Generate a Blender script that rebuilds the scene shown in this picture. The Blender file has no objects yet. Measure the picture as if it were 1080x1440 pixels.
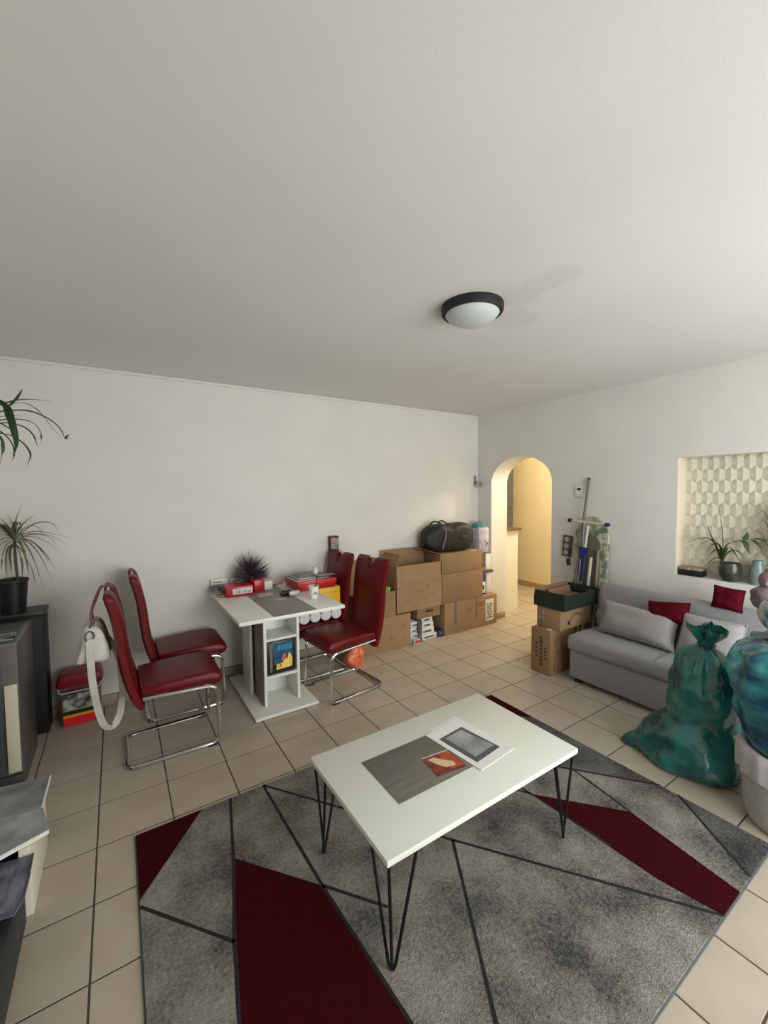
import bpy, bmesh, math, random
from mathutils import Vector, Matrix, noise
random.seed(7)
S = bpy.context.scene
COL = S.collection
PI = math.pi
# ------------------------------------------------------------------ camera
F_PX, PITCH, ROLL, YAW, EYE = 579.65, -0.0502, -0.0100, 0.5754, 1.55
fw = Vector((math.sin(YAW)*math.cos(PITCH), math.cos(YAW)*math.cos(PITCH), math.sin(PITCH)))
_r = Vector((math.cos(YAW), -math.sin(YAW), 0)); _u = _r.cross(fw)
rt = _r*math.cos(ROLL)+_u*math.sin(ROLL); up = -_r*math.sin(ROLL)+_u*math.cos(ROLL)
cd = bpy.data.cameras.new('camera'); cam = bpy.data.objects.new('camera', cd); COL.objects.link(cam)
cd.sensor_fit = 'HORIZONTAL'; cd.sensor_width = 36; cd.lens = F_PX/1080*36; cd.clip_start = .05
M3 = Matrix((rt, up, -fw)).transposed()
cam.matrix_world = Matrix.Translation((0, 0, EYE)) @ M3.to_4x4()
S.camera = cam
def ray(x, y): return (x-540)/F_PX*rt-(y-720)/F_PX*up+fw
def at_x(x, y, X): d = ray(x, y); return Vector((0, 0, EYE))+d*(X/d.x)
def at_y(x, y, Y): d = ray(x, y); return Vector((0, 0, EYE))+d*(Y/d.y)
def at_z(x, y, z): d = ray(x, y); return Vector((0, 0, EYE))+d*((z-EYE)/d.z)
# ------------------------------------------------------------------ light
def lin(c): return tuple(((v/255)/12.92 if v/255 <= .04045 else ((v/255+.055)/1.055)**2.4) for v in c)+(1,)
W = bpy.data.worlds.new('overcast_sky'); S.world = W; W.use_nodes = True
bg = W.node_tree.nodes['Background']; bg.inputs[0].default_value = (.80, .90, 1, 1); bg.inputs[1].default_value = 1.1
def area(name, loc, target, sx, sy, power, color):
    l = bpy.data.lights.new(name, 'AREA'); l.shape = 'RECTANGLE'; l.size = sx; l.size_y = sy; l.energy = power; l.color = color
    o = bpy.data.objects.new(name, l); COL.objects.link(o); o.location = loc
    o.rotation_euler = (Vector(target)-Vector(loc)).to_track_quat('-Z', 'Y').to_euler(); return o
area('window_daylight', (2.05, -1.42, 1.2), (2.0, 2, 1.0), 2.5, 2.1, 104, (1, 1, .97))
S.view_settings.view_transform = 'Standard'; S.view_settings.look = 'None'
S.view_settings.exposure = 0.0; S.view_settings.gamma = 1; S.view_settings.use_curve_mapping = False

# ------------------------------------------------------------------ materials
MATS = {}
def mat(name, c, rough=.6, metal=0, var=0, scale=8, bump=0, bscale=60, c2=None, spec=None, trans=0, alpha=1, emit=None, sheen=0, coat=0, stretch=None, detail=4, lo=.35, hi=.65):
    if name in MATS: return MATS[name]
    m = bpy.data.materials.new(name); m.use_nodes = True; nt = m.node_tree; N = nt.nodes; L = nt.links
    b = N['Principled BSDF']; b.inputs['Roughness'].default_value = rough; b.inputs['Metallic'].default_value = metal
    col = lin(c); b.inputs['Base Color'].default_value = col
    if spec is not None: b.inputs['Specular IOR Level'].default_value = spec
    if trans: b.inputs['Transmission Weight'].default_value = trans
    if alpha < 1: b.inputs['Alpha'].default_value = alpha
    if sheen: b.inputs['Sheen Weight'].default_value = sheen
    if coat: b.inputs['Coat Weight'].default_value = coat
    if emit: b.inputs['Emission Color'].default_value = lin(emit[0]); b.inputs['Emission Strength'].default_value = emit[1]
    tc = None
    if var or c2 or bump:
        tc = N.new('ShaderNodeTexCoord'); src = tc.outputs['Object']
        if stretch:
            mp = N.new('ShaderNodeMapping'); mp.inputs['Scale'].default_value = stretch; L.new(src, mp.inputs[0]); src = mp.outputs[0]
    if var or c2:
        n = N.new('ShaderNodeTexNoise'); n.inputs['Scale'].default_value = scale; n.inputs['Detail'].default_value = detail; L.new(src, n.inputs['Vector'])
        r = N.new('ShaderNodeValToRGB'); r.color_ramp.elements[0].position = lo; r.color_ramp.elements[1].position = hi
        if c2: a, z = col, lin(c2)
        else: a = tuple(v*(1-var) for v in col[:3])+(1,); z = tuple(min(1, v*(1+var)) for v in col[:3])+(1,)
        r.color_ramp.elements[0].color = a; r.color_ramp.elements[1].color = z
        L.new(n.outputs[0], r.inputs[0]); L.new(r.outputs[0], b.inputs['Base Color'])
    if bump:
        n2 = N.new('ShaderNodeTexNoise'); n2.inputs['Scale'].default_value = bscale; n2.inputs['Detail'].default_value = 3; L.new(src, n2.inputs['Vector'])
        bp = N.new('ShaderNodeBump'); bp.inputs['Strength'].default_value = bump; bp.inputs['Distance'].default_value = .01
        L.new(n2.outputs[0], bp.inputs['Height']); L.new(bp.outputs[0], b.inputs['Normal'])
    MATS[name] = m; return m
wallm = mat('white_plaster', (224, 222, 216), .9, var=.02, scale=3, bump=.12, bscale=140)
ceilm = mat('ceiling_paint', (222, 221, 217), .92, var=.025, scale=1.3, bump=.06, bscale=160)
hallm = mat('hall_plaster', (236, 222, 186), .9, var=.02, scale=3, bump=.1, bscale=140)
groutm = mat('brown_grout', (84, 74, 64), .95, var=.12, scale=30)
tilem = mat('beige_floor_tile', (180, 167, 150), .36, c2=(190, 178, 162), scale=5, detail=8, bump=.02, bscale=25)
basem = mat('skirting_tile', (158, 146, 128), .4, var=.08, scale=7, detail=7)
whitem = mat('white_laminate', (226, 226, 218), .35)
greylam = mat('grey_laminate', (126, 122, 114), .45, var=.10, scale=6, stretch=(1, 8, 1))
redlea = mat('dark_red_leather', (96, 8, 14), .40, spec=.3, var=.10, scale=4, bump=.10, bscale=220)
seamm = mat('red_stitching', (64, 6, 12), .6)
chrome = mat('chrome', (205, 205, 205), .12, 1)
blackm = mat('black_rubber', (22, 22, 23), .6)
blackmetal = mat('black_metal', (24, 25, 27), .45, .3)
card = mat('brown_cardboard', (148, 117, 84), .85, var=.06, scale=5, bump=.04, bscale=90)
card2 = mat('pale_cardboard', (158, 128, 94), .85, var=.06, scale=5, bump=.04, bscale=90)
cardin = mat('cardboard_inside', (138, 112, 84), .9, var=.05, scale=5)
tapem = mat('clear_brown_tape', (126, 108, 96), .3)
inkm = mat('dark_print', (66, 48, 36), .8)
paperm = mat('white_paper', (232, 231, 228), .7)
sofam = mat('grey_sofa_fabric', (150, 149, 152), .95, var=.07, scale=90, bump=.15, bscale=400, sheen=.2)
pillm = mat('light_grey_pillow_fabric', (162, 159, 158), .95, var=.06, scale=70, bump=.15, bscale=350, sheen=.2)
burg = mat('burgundy_cushion_velvet', (84, 4, 22), .9, var=.10, scale=12, spec=.15)
# ------------------------------------------------------------------ mesh helpers
def finish(name, bm, m, parent=None, smooth=35, loc=None):
    bmesh.ops.recalc_face_normals(bm, faces=bm.faces)
    me = bpy.data.meshes.new(name); bm.to_mesh(me); bm.free()
    for x in (m if isinstance(m, (list, tuple)) else [m]): me.materials.append(x)
    if smooth:
        me.polygons.foreach_set('use_smooth', [True]*len(me.polygons)); me.set_sharp_from_angle(angle=math.radians(smooth))
    o = bpy.data.objects.new(name, me); COL.objects.link(o)
    if loc: o.location = loc
    if parent: o.parent = parent
    return o
def tag(o, label, cat, group=None):
    o['label'] = label; o['category'] = cat
    if group: o['group'] = group
    return o
def struct(o): o['kind'] = 'structure'; return o
def thing(name, label, cat, loc=(0, 0, 0), rz=0, group=None):
    o = bpy.data.objects.new(name, None); COL.objects.link(o); o.location = loc; o.rotation_euler = (0, 0, rz); o.empty_display_size = .05
    return tag(o, label, cat, group)
def B(): return bmesh.new()
def box(bm, x0, x1, y0, y1, z0, z1, bev=0, mx=None, mi=0):
    r = bmesh.ops.create_cube(bm, size=1); vs = r['verts']
    for v in vs: v.co = Vector(((x0+x1)/2+v.co.x*(x1-x0), (y0+y1)/2+v.co.y*(y1-y0), (z0+z1)/2+v.co.z*(z1-z0)))
    fs = list({f for v in vs for f in v.link_faces})
    for f in fs: f.material_index = mi
    if bev:
        es = list({e for v in vs for e in v.link_edges})
        r2 = bmesh.ops.bevel(bm, geom=es, offset=bev, segments=2, affect='EDGES', profile=.5)
        vs = list({v for f in r2['faces'] for v in f.verts}|{v for v in vs if v.is_valid})
    if mx is not None:
        for v in vs: v.co = mx @ v.co
    return vs
def bx(name, m, parent, x0, x1, y0, y1, z0, z1, bev=.002, mx=None, loc=None):
    bm = B(); box(bm, x0, x1, y0, y1, z0, z1, bev, mx); return finish(name, bm, m, parent, loc=loc)
def tube(bm, pts, r, seg=8, closed=False, caps=True):
    pts = [Vector(p) for p in pts]; n = len(pts); rings = []; prev = None
    rs = r if isinstance(r, (list, tuple)) else [r]*n
    for i, p in enumerate(pts):
        if closed: t = (pts[(i+1) % n]-pts[i-1])
        else: t = pts[min(i+1, n-1)]-pts[max(i-1, 0)]
        t.normalize()
        if prev is None: a = t.orthogonal().normalized()
        else:
            a = prev-t*prev.dot(t)
            a = a.normalized() if a.length > 1e-6 else t.orthogonal().normalized()
        prev = a; b = t.cross(a)
        rings.append([bm.verts.new(p+(a*math.cos(2*PI*k/seg)+b*math.sin(2*PI*k/seg))*rs[i]) for k in range(seg)])
    for i in range(n if closed else n-1):
        A, C = rings[i], rings[(i+1) % n]
        for k in range(seg): bm.faces.new((A[k], A[(k+1) % seg], C[(k+1) % seg], C[k]))
    if caps and not closed: bm.faces.new(rings[0]); bm.faces.new(rings[-1])
def fillet(pts, rad, n=5):
    out = [Vector(pts[0])]
    for i in range(1, len(pts)-1):
        p, a, b = Vector(pts[i]), Vector(pts[i-1]), Vector(pts[i+1])
        d1 = (a-p); d2 = (b-p); r = min(rad, d1.length*.48, d2.length*.48); s = p+d1.normalized()*r; e = p+d2.normalized()*r
        for k in range(n+1):
            t = k/n; out.append(s*(1-t)**2+p*2*t*(1-t)+e*t*t)
    out.append(Vector(pts[-1])); return out
def spline(pts, n=6):
    pts = [Vector(p) for p in pts]; P = [pts[0]*2-pts[1]]+pts+[pts[-1]*2-pts[-2]]; out = []
    for i in range(1, len(P)-2):
        for k in range(n):
            t = k/n; a, b, c, d = P[i-1:i+3]
            out.append(.5*((2*b)+(c-a)*t+(2*a-5*b+4*c-d)*t*t+(3*b-a-3*c+d)*t**3))
    out.append(pts[-1]); return out
def lathe(bm, prof, c=(0, 0, 0), seg=24, sx=1, sy=1, mx=None):
    rings = []
    for r, z in prof:
        if r < 1e-5: rings.append([bm.verts.new((c[0], c[1], c[2]+z))])
        else: rings.append([bm.verts.new((c[0]+r*sx*math.cos(2*PI*k/seg), c[1]+r*sy*math.sin(2*PI*k/seg), c[2]+z)) for k in range(seg)])
    for A, C in zip(rings, rings[1:]):
        for k in range(seg):
            k2 = (k+1) % seg
            if len(A) == 1 and len(C) == 1: continue
            if len(A) == 1: bm.faces.new((A[0], C[k], C[k2]))
            elif len(C) == 1: bm.faces.new((A[k], A[k2], C[0]))
            else: bm.faces.new((A[k], A[k2], C[k2], C[k]))
    vs = [v for R in rings for v in R]
    if mx is not None:
        for v in vs: v.co = mx @ v.co
    return vs
def prism(bm, poly, z0, z1, mx=None, mi=0):
    a = [bm.verts.new((x, y, z0)) for x, y in poly]; b = [bm.verts.new((x, y, z1)) for x, y in poly]; n = len(poly)
    fs = [bm.faces.new(a[::-1]), bm.faces.new(b)]+[bm.faces.new((a[i], a[(i+1) % n], b[(i+1) % n], b[i])) for i in range(n)]
    for f in fs: f.material_index = mi
    if mx is not None:
        for v in a+b: v.co = mx @ v.co
def ribbon(bm, pts, w, fold=.25, prof=None):
    n = len(pts); rows = []
    for i, p in enumerate(pts):
        t = (pts[min(i+1, n-1)]-pts[max(i-1, 0)]).normalized(); s = t.cross(Vector((0, 0, 1)))
        if s.length < .15: s = t.cross(Vector((.4, -.9, 0)))
        s.normalize(); nn = s.cross(t).normalized(); u = i/(n-1)
        k = prof(u) if prof else (min(1, .35+u*4)*(1-u**2.2)+.03)
        rows.append([bm.verts.new(p-s*w*k/2+nn*w*k*fold), bm.verts.new(p), bm.verts.new(p+s*w*k/2+nn*w*k*fold)])
    for a, b in zip(rows, rows[1:]):
        for k in (0, 1): bm.faces.new((a[k], a[k+1], b[k+1], b[k]))
def pillow(bm, w, h, t, n=14, mx=None, pinch=.06):
    R = {}
    for sgn in (1, -1):
        for i in range(n+1):
            for j in range(n+1):
                if sgn < 0 and (i in (0, n) or j in (0, n)): R[(sgn, i, j)] = R[(1, i, j)]; continue
                u, v = 2*i/n-1, 2*j/n-1
                x = u*w/2*(1-pinch*(1-v*v)); y = v*h/2*(1-pinch*(1-u*u))
                k = ((1-u**4)*(1-v**4))**.55
                z = sgn*t/2*k+.012*noise.noise(Vector((u*1.7+sgn*3, v*1.7, t*9)))*k
                R[(sgn, i, j)] = bm.verts.new((x, y, z))
        for i in range(n):
            for j in range(n): bm.faces.new((R[(sgn, i, j)], R[(sgn, i+1, j)], R[(sgn, i+1, j+1)], R[(sgn, i, j+1)]))
    if mx is not None:
        for v in {v for v in R.values()}: v.co = mx @ v.co
def copy_tree(o, parent=None):
    c = o.copy(); COL.objects.link(c); c.parent = parent
    for ch in list(o.children): copy_tree(ch, c)
    return c
def T(x, y, z): return Matrix.Translation((x, y, z))
def R(a, ax): return Matrix.Rotation(a, 4, ax)
# ================================================================== SETTING
X0, XR, Y0, YL, ZC = -.95, 3.70, -1.15, 3.60, 2.445       # room box
WT = .27
# floor and tiles
bm = B(); box(bm, X0-.1, XR+2.2, Y0-.1, YL+1.3, -.12, -.0018); floor = struct(finish('floor', bm, groutm))
TX, TY, GX, GY = .30225, .29993, 1.990, 3.0476
tiles = []
for i in range(-12, 14):
    for j in range(-8, 16):
        x0, x1 = GX+i*TX, GX+(i+1)*TX; y1, y0 = GY-j*TY, GY-(j+1)*TY
        hall = x0 >= XR-.35
        a0, a1, b0, b1 = X0, XR, Y0, YL
        if hall: a0, a1, b0, b1 = XR-.35, 5.5, (2.0 if x0 > XR-.02 else Y0), 4.65
        g = .0034
        x0, x1, y0, y1 = max(x0+g, a0), min(x1-g, a1), max(y0+g, b0), min(y1-g, b1)
        if x1-x0 < .02 or y1-y0 < .02: continue
        c = Vector(((x0+x1)/2, (y0+y1)/2, -EYE)); z = c.dot(fw)
        vis = z > .15 and -.15 < .5+c.dot(rt)/z*F_PX/1080 < 1.15 and .5-c.dot(up)/z*F_PX/1440 < 1.12
        tiles.append((x0, x1, y0, y1, vis, c.length))
cache = {}
vis = sorted([t for t in tiles if t[4]], key=lambda t: t[5])[:300]; rest = [t for t in tiles if t not in vis]
for x0, x1, y0, y1, _, _ in vis:
    k = (round(x1-x0, 4), round(y1-y0, 4))
    if k not in cache:
        bm = B(); box(bm, -k[0]/2, k[0]/2, -k[1]/2, k[1]/2, -.004, 0)
        es = [e for e in bm.edges if all(v.co.z > -.001 for v in e.verts)]
        bmesh.ops.bevel(bm, geom=es, offset=.0008, segments=1, affect='EDGES')
        o = finish('tile', bm, tilem, floor, smooth=0); cache[k] = o.data
    else: o = bpy.data.objects.new('tile', cache[k]); COL.objects.link(o); o.parent = floor
    o.location = ((x0+x1)/2, (y0+y1)/2, 0)
bm = B()
for x0, x1, y0, y1, _, _ in rest: box(bm, x0, x1, y0, y1, -.004, 0)
o = finish('unseen_tiles', bm, tilem, floor, smooth=0); o['kind'] = 'stuff'
# ceiling
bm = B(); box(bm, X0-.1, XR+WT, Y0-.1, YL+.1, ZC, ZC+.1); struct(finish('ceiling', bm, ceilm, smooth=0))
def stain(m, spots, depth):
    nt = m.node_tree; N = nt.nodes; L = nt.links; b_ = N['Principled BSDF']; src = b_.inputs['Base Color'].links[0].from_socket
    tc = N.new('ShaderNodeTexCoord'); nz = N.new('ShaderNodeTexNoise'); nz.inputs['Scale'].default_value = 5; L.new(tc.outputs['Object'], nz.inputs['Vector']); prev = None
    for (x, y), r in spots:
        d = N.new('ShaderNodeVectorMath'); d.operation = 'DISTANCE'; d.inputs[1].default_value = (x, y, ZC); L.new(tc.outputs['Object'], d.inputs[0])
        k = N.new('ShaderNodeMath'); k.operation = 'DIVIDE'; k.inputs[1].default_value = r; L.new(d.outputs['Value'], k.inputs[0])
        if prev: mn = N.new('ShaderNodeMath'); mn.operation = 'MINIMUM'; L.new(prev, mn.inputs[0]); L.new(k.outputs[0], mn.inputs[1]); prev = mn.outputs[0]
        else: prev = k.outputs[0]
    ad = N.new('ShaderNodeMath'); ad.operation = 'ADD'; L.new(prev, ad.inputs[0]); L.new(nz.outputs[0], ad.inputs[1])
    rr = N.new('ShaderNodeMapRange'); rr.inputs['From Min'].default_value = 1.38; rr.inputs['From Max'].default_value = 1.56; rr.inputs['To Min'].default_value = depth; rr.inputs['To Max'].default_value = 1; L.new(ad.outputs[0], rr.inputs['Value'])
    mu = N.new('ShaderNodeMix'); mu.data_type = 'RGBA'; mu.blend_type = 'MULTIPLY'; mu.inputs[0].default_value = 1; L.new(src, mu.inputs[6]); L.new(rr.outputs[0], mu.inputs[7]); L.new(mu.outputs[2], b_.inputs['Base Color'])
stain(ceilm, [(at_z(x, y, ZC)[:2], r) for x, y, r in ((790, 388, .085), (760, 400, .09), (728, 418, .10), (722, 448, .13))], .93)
# walls
bm = B(); box(bm, X0-.1, XR, YL, YL+.1, -.1, ZC); struct(finish('wall_left', bm, wallm, smooth=0))
bm = B(); box(bm, X0-.1, X0, Y0-.1, YL, -.1, ZC); struct(finish('wall_side', bm, wallm, smooth=0))
AY0, AY1, AZ, AR = 2.58, 3.38, 1.63, .285         # arch
NY0, NY1, NZ0, NZ1, NX = .42, 1.467, .866, 1.792, 3.85  # niche
bm = B()
box(bm, XR, XR+WT, AY1, YL+.1, -.1, ZC); box(bm, XR, XR+WT, NY1, AY0, -.1, ZC); box(bm, XR, XR+WT, Y0-.1, NY0, -.1, ZC)
box(bm, XR, XR+WT, NY0, NY1, -.1, NZ0); box(bm, XR, XR+WT, NY0, NY1, NZ1, ZC); box(bm, NX, XR+WT, NY0, NY1, NZ0, NZ1)
n = 28; cur = [((AY0+AY1)/2-math.cos(PI*k/n)*(AY1-AY0)/2, AZ+math.sin(PI*k/n)*AR) for k in range(n+1)]
fr = [[bm.verts.new((x, y, z)) for y, z in cur]+[bm.verts.new((x, y, ZC)) for y, z in cur] for x in (XR, XR+WT)]
m_ = n+1
for k in range(n):
    for q in (0, 1): bm.faces.new((fr[q][k], fr[q][k+1], fr[q][m_+k+1], fr[q][m_+k]))
    bm.faces.new((fr[0][k], fr[0][k+1], fr[1][k+1], fr[1][k]))
for q in (0, 1): pass
me_o = finish('wall_right', bm, wallm, smooth=30); struct(me_o)
# back wall with the patio window that lights the room
WX0, WX1, WZ0, WZ1 = .75, 3.35, .08, 2.25
bm = B(); box(bm, X0-.1, WX0, Y0-.1, Y0, -.1, ZC); box(bm, WX1, XR, Y0-.1, Y0, -.1, ZC); box(bm, WX0, WX1, Y0-.1, Y0, WZ1, ZC); box(bm, WX0, WX1, Y0-.1, Y0, -.1, WZ0)
struct(finish('wall_back', bm, wallm, smooth=0))
bm = B()
for a, b in ((WX0, WX0+.06), (2.02, 2.08), (WX1-.06, WX1)): box(bm, a, b, Y0-.07, Y0-.02, WZ0, WZ1)
for a, b in ((WZ0, WZ0+.06), (WZ1-.06, WZ1)): box(bm, WX0, WX1, Y0-.07, Y0-.02, a, b)
struct(finish('window_1', bm, whitem, smooth=0))
# trims: slim coving strip on the long wall, skirting
bm = B(); box(bm, X0, XR, YL-.012, YL, ZC-.022, ZC, .003); struct(finish('trim_1', bm, wallm))
bm = B(); box(bm, X0, XR, YL-.004, YL, 0, .078); bl = struct(finish('baseboard_left', bm, groutm))
for k in range(16):
    a = X0+.003+k*TX; b = min(a+TX-.003, XR-.012)
    bx('skirting_tile', basem, bl, a, b, YL-.012, YL-.003, .001, .076, .001)
bm = B(); box(bm, XR-.004, XR, Y0, AY0-.001, 0, .078); box(bm, XR-.004, XR, AY1+.001, YL-.02, 0, .078); br = struct(finish('baseboard_right', bm, groutm))
a = Y0+.003
while a < AY0-.03:
    b = min(a+TX-.003, AY0-.002); bx('skirting_tile', basem, br, XR-.012, XR-.003, a, b, .001, .076, .001); a += TX
bx('skirting_tile', basem, br, XR+.0, XR+.235, AY1-.010, AY1-.001, .001, .07, .001)
# hall beyond the arch
bm = B(); box(bm, 5.5, 5.6, 1.9, 4.75, -.1, ZC); struct(finish('wall_hall_end', bm, hallm, smooth=0))
bm = B(); box(bm, XR+WT, 5.5, 1.9, 2.0, -.1, ZC); struct(finish('wall_hall_side', bm, hallm, smooth=0))
bm = B(); box(bm, XR+WT, 5.5, 4.65, 4.75, -.1, ZC); box(bm, XR+WT-.1, XR+WT, YL+.1, 4.65, -.1, ZC); struct(finish('wall_kitchen', bm, hallm, smooth=0))
bm = B(); box(bm, XR+WT, 5.6, 1.9, 4.75, ZC, ZC+.1); struct(finish('ceiling_hall', bm, wallm, smooth=0))
bm = B(); box(bm, XR+WT, 4.385, 3.55, 3.68, -.1, 1.035); struct(finish('wall_half', bm, wallm, smooth=0))
bm = B(); box(bm, XR+WT, 4.40, 3.50, 3.72, 1.036, 1.062, .004); struct(finish('trim_2', bm, mat('brown_wood_sill', (96, 72, 52), .5, var=.2, scale=5, stretch=(1, 8, 1))))
bm = B(); box(bm, 5.487, 5.5, 2.0, 4.65, 0, .085); struct(finish('baseboard_hall', bm, mat('hall_skirting', (178, 150, 104), .6)))
fr_ = thing('tall_cabinet', 'tall grey cabinet in the kitchen seen over the brown sill through the arch', 'cabinet', (4.62, 4.42, 0))
greycab = mat('grey_cabinet_paint', (92, 90, 96), .5)
bx('body', greycab, fr_, 0, .70, 0, .22, 0, 2.1); bx('door', greycab, fr_, .005, .695, -.02, -.001, .02, 1.24); bx('door', greycab, fr_, .005, .695, -.02, -.001, 1.26, 2.08)
hl = thing('hall_ceiling_lamp', 'warm lit round lamp on the hall ceiling beyond the arch', 'lamp', (4.75, 2.75, ZC))
bm = B(); lathe(bm, [(.0, 0), (.13, 0), (.13, -.03), (.0, -.03)], seg=24); finish('base', bm, whitem, hl)
bm = B(); lathe(bm, [(.12, -.031), (.115, -.05), (.08, -.08), (0, -.09)], seg=24); finish('shade', bm, mat('lit_opal_glass', (255, 214, 140), .4, emit=((255, 205, 125), 6)), hl)
pl = bpy.data.lights.new('hall_bulb', 'POINT'); pl.energy = 66; pl.color = (1, .89, .68); pl.shadow_soft_size = .1
po = bpy.data.objects.new('hall_bulb', pl); COL.objects.link(po); po.location = (4.75, 2.75, ZC-.2)
# niche lining of folded hexagon relief
nichem = mat('cream_relief_plaster', (222, 215, 196), .8)
bm = B(); box(bm, NX-.004, NX, NY0, NY1, NZ0, NZ1); nw = struct(finish('wall_niche', bm, nichem, smooth=0))
cw, chh = .0715, .088
bm = B(); w2, dz, d = cw/2-.0008, .024, .011; hh = chh/2-.0008
vv = [bm.verts.new(p) for p in ((0, -w2, -hh+dz/2), (0, -w2, hh-dz/2), (-d, 0, hh+dz/2), (0, w2, hh-dz/2), (0, w2, -hh+dz/2), (-d, 0, -hh-dz/2), (-d*.55, 0, 0))]
bm.faces.new((vv[0], vv[1], vv[6])); bm.faces.new((vv[1], vv[2], vv[6])); bm.faces.new((vv[2], vv[3], vv[6])); bm.faces.new((vv[3], vv[4], vv[6])); bm.faces.new((vv[4], vv[5], vv[6])); bm.faces.new((vv[5], vv[0], vv[6]))
hexo = finish('relief_cell', bm, nichem, nw, smooth=0); first = True
rows = int((NZ1-NZ0)/chh)+1
for rr_ in range(rows):
    for k in range(15):
        y = NY1-.008-cw/2-k*cw-(rr_ % 2)*cw/2; z = NZ1-.012-chh/2-rr_*chh
        if y < NY0+cw/2 or z < NZ0+chh/2: continue
        o = hexo if first else hexo.copy()
        if not first: COL.objects.link(o)
        first = False; o.location = (NX-.005, y, z)
bx('reveal_lining', mat('cream_reveal', (222, 214, 192), .8), nw, XR+.001, NX-.001, NY1-.0025, NY1-.0005, NZ0+.001, NZ1-.001, .0003)
# ================================================================== CEILING LAMP
lp = at_z(664, 438, 2.42)
cl = thing('ceiling_lamp', 'round frosted glass ceiling lamp with black rim, unlit', 'lamp', (lp.x, lp.y, ZC))
bm = B(); lathe(bm, [(0, 0), (.148, 0), (.150, -.01), (.148, -.032), (.141, -.040), (.126, -.037), (.124, -.02), (0, -.02)], seg=40); finish('rim', bm, blackm, cl)
bm = B(); lathe(bm, [(.126, -.034), (.129, -.040), (.114, -.060), (.082, -.078), (.045, -.088), (0, -.091)], seg=40); finish('shade', bm, mat('frosted_glass', (196, 204, 204), .35), cl)
# ================================================================== RUG
RX0, RX1, RY0, RY1 = .02, 2.315, .525, 2.112
rug = thing('rug', 'grey rug with dark red triangles and black lines under the coffee table', 'rug', (0, 0, 0))
def pile(name, c1, c2):
    m = mat(name, c1, .98, bump=.8, bscale=230, spec=.1); nt = m.node_tree; N = nt.nodes; L = nt.links; b_ = N['Principled BSDF']
    tc = N.new('ShaderNodeTexCoord'); n1 = N.new('ShaderNodeTexNoise'); n1.inputs['Scale'].default_value = 4.5; n1.inputs['Detail'].default_value = 5; n2 = N.new('ShaderNodeTexNoise'); n2.inputs['Scale'].default_value = 75; n2.inputs['Detail'].default_value = 5; n2.inputs['Roughness'].default_value = .7
    for n_ in (n1, n2): L.new(tc.outputs['Object'], n_.inputs['Vector'])
    mx = N.new('ShaderNodeMath'); mx.operation = 'MULTIPLY_ADD'; mx.inputs[1].default_value = .55; L.new(n1.outputs[0], mx.inputs[0])
    m2 = N.new('ShaderNodeMath'); m2.operation = 'MULTIPLY'; m2.inputs[1].default_value = .45; L.new(n2.outputs[0], m2.inputs[0]); L.new(m2.outputs[0], mx.inputs[2])
    r = N.new('ShaderNodeValToRGB'); r.color_ramp.elements[0].position = .37; r.color_ramp.elements[1].position = .62; r.color_ramp.elements[0].color = lin(c1); r.color_ramp.elements[1].color = lin(c2)
    L.new(mx.outputs[0], r.inputs[0]); L.new(r.outputs[0], b_.inputs['Base Color']); return m
gr1 = pile('light_grey_pile', (72, 71, 69), (158, 154, 146)); gr2 = pile('dark_grey_pile', (58, 57, 58), (120, 118, 115))
redp = mat('dark_red_pile', (60, 8, 16), .98, var=.12, scale=60, spec=.08, bump=.6, bscale=300)
linem = mat('black_carved_line', (30, 29, 30), .98, bump=.5, bscale=300)
bx('backing', mat('grey_binding', (84, 90, 90), .95), rug, RX0-.006, RX1+.006, RY0-.006, RY1+.006, .0008, .006, .002)
cells = [('r', [(.02, 2.112), (.296, 2.112), (.02, 1.757)]), ('g', [(.296, 2.112), (.428, 2.112), (.36, 1.75), (.286, 1.41), (.02, 1.729), (.02, 1.757)]),
 ('g', [(.02, 1.729), (.286, 1.41), (.245, 1.175), (.12, .525), (.02, .525)]), ('g', [(.428, 2.112), (.594, 2.112), (.622, 1.43), (.36, 1.75)]),
 ('r', [(.36, 1.75), (.622, 1.43), (.69, .525), (.12, .525), (.245, 1.175), (.286, 1.41)]),
 ('g', [(.594, 2.112), (1.19, 1.305), (.72, .525), (.69, .525), (.622, 1.43)]), ('g', [(1.19, 1.305), (1.78, .525), (.72, .525)]),
 ('g', [(.594, 2.112), (1.375, 2.112), (2.053, 1.282), (2.003, .955), (1.71, 1.29)]), ('g', [(.594, 2.112), (1.71, 1.29), (1.736, .721), (1.78, .525), (1.19, 1.305)]),
 ('r', [(1.71, 1.29), (2.003, .955), (1.94, .525), (1.78, .525), (1.736, .721)]), ('g', [(2.053, 1.282), (2.315, .96), (2.315, .88), (2.05, .525), (1.94, .525), (2.003, .955)]),
 ('d', [(2.315, .88), (2.315, .525), (2.05, .525)]), ('d', [(1.375, 2.112), (1.9, 2.112), (2.315, 1.738), (2.315, .96), (2.053, 1.282)]), ('r', [(1.9, 2.112), (2.315, 2.112), (2.315, 1.738)])]
for kind, poly in cells:
    bm = B(); prism(bm, poly, .006, .0115 if kind != 'r' else .0118)
    o = finish('pile_panel', bm, {'r': redp, 'g': gr1, 'd': gr2}[kind], rug, smooth=0); o['label'] = {'r': 'dark red rug panel', 'g': 'mottled grey rug panel', 'd': 'dark grey rug panel'}[kind]
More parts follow.
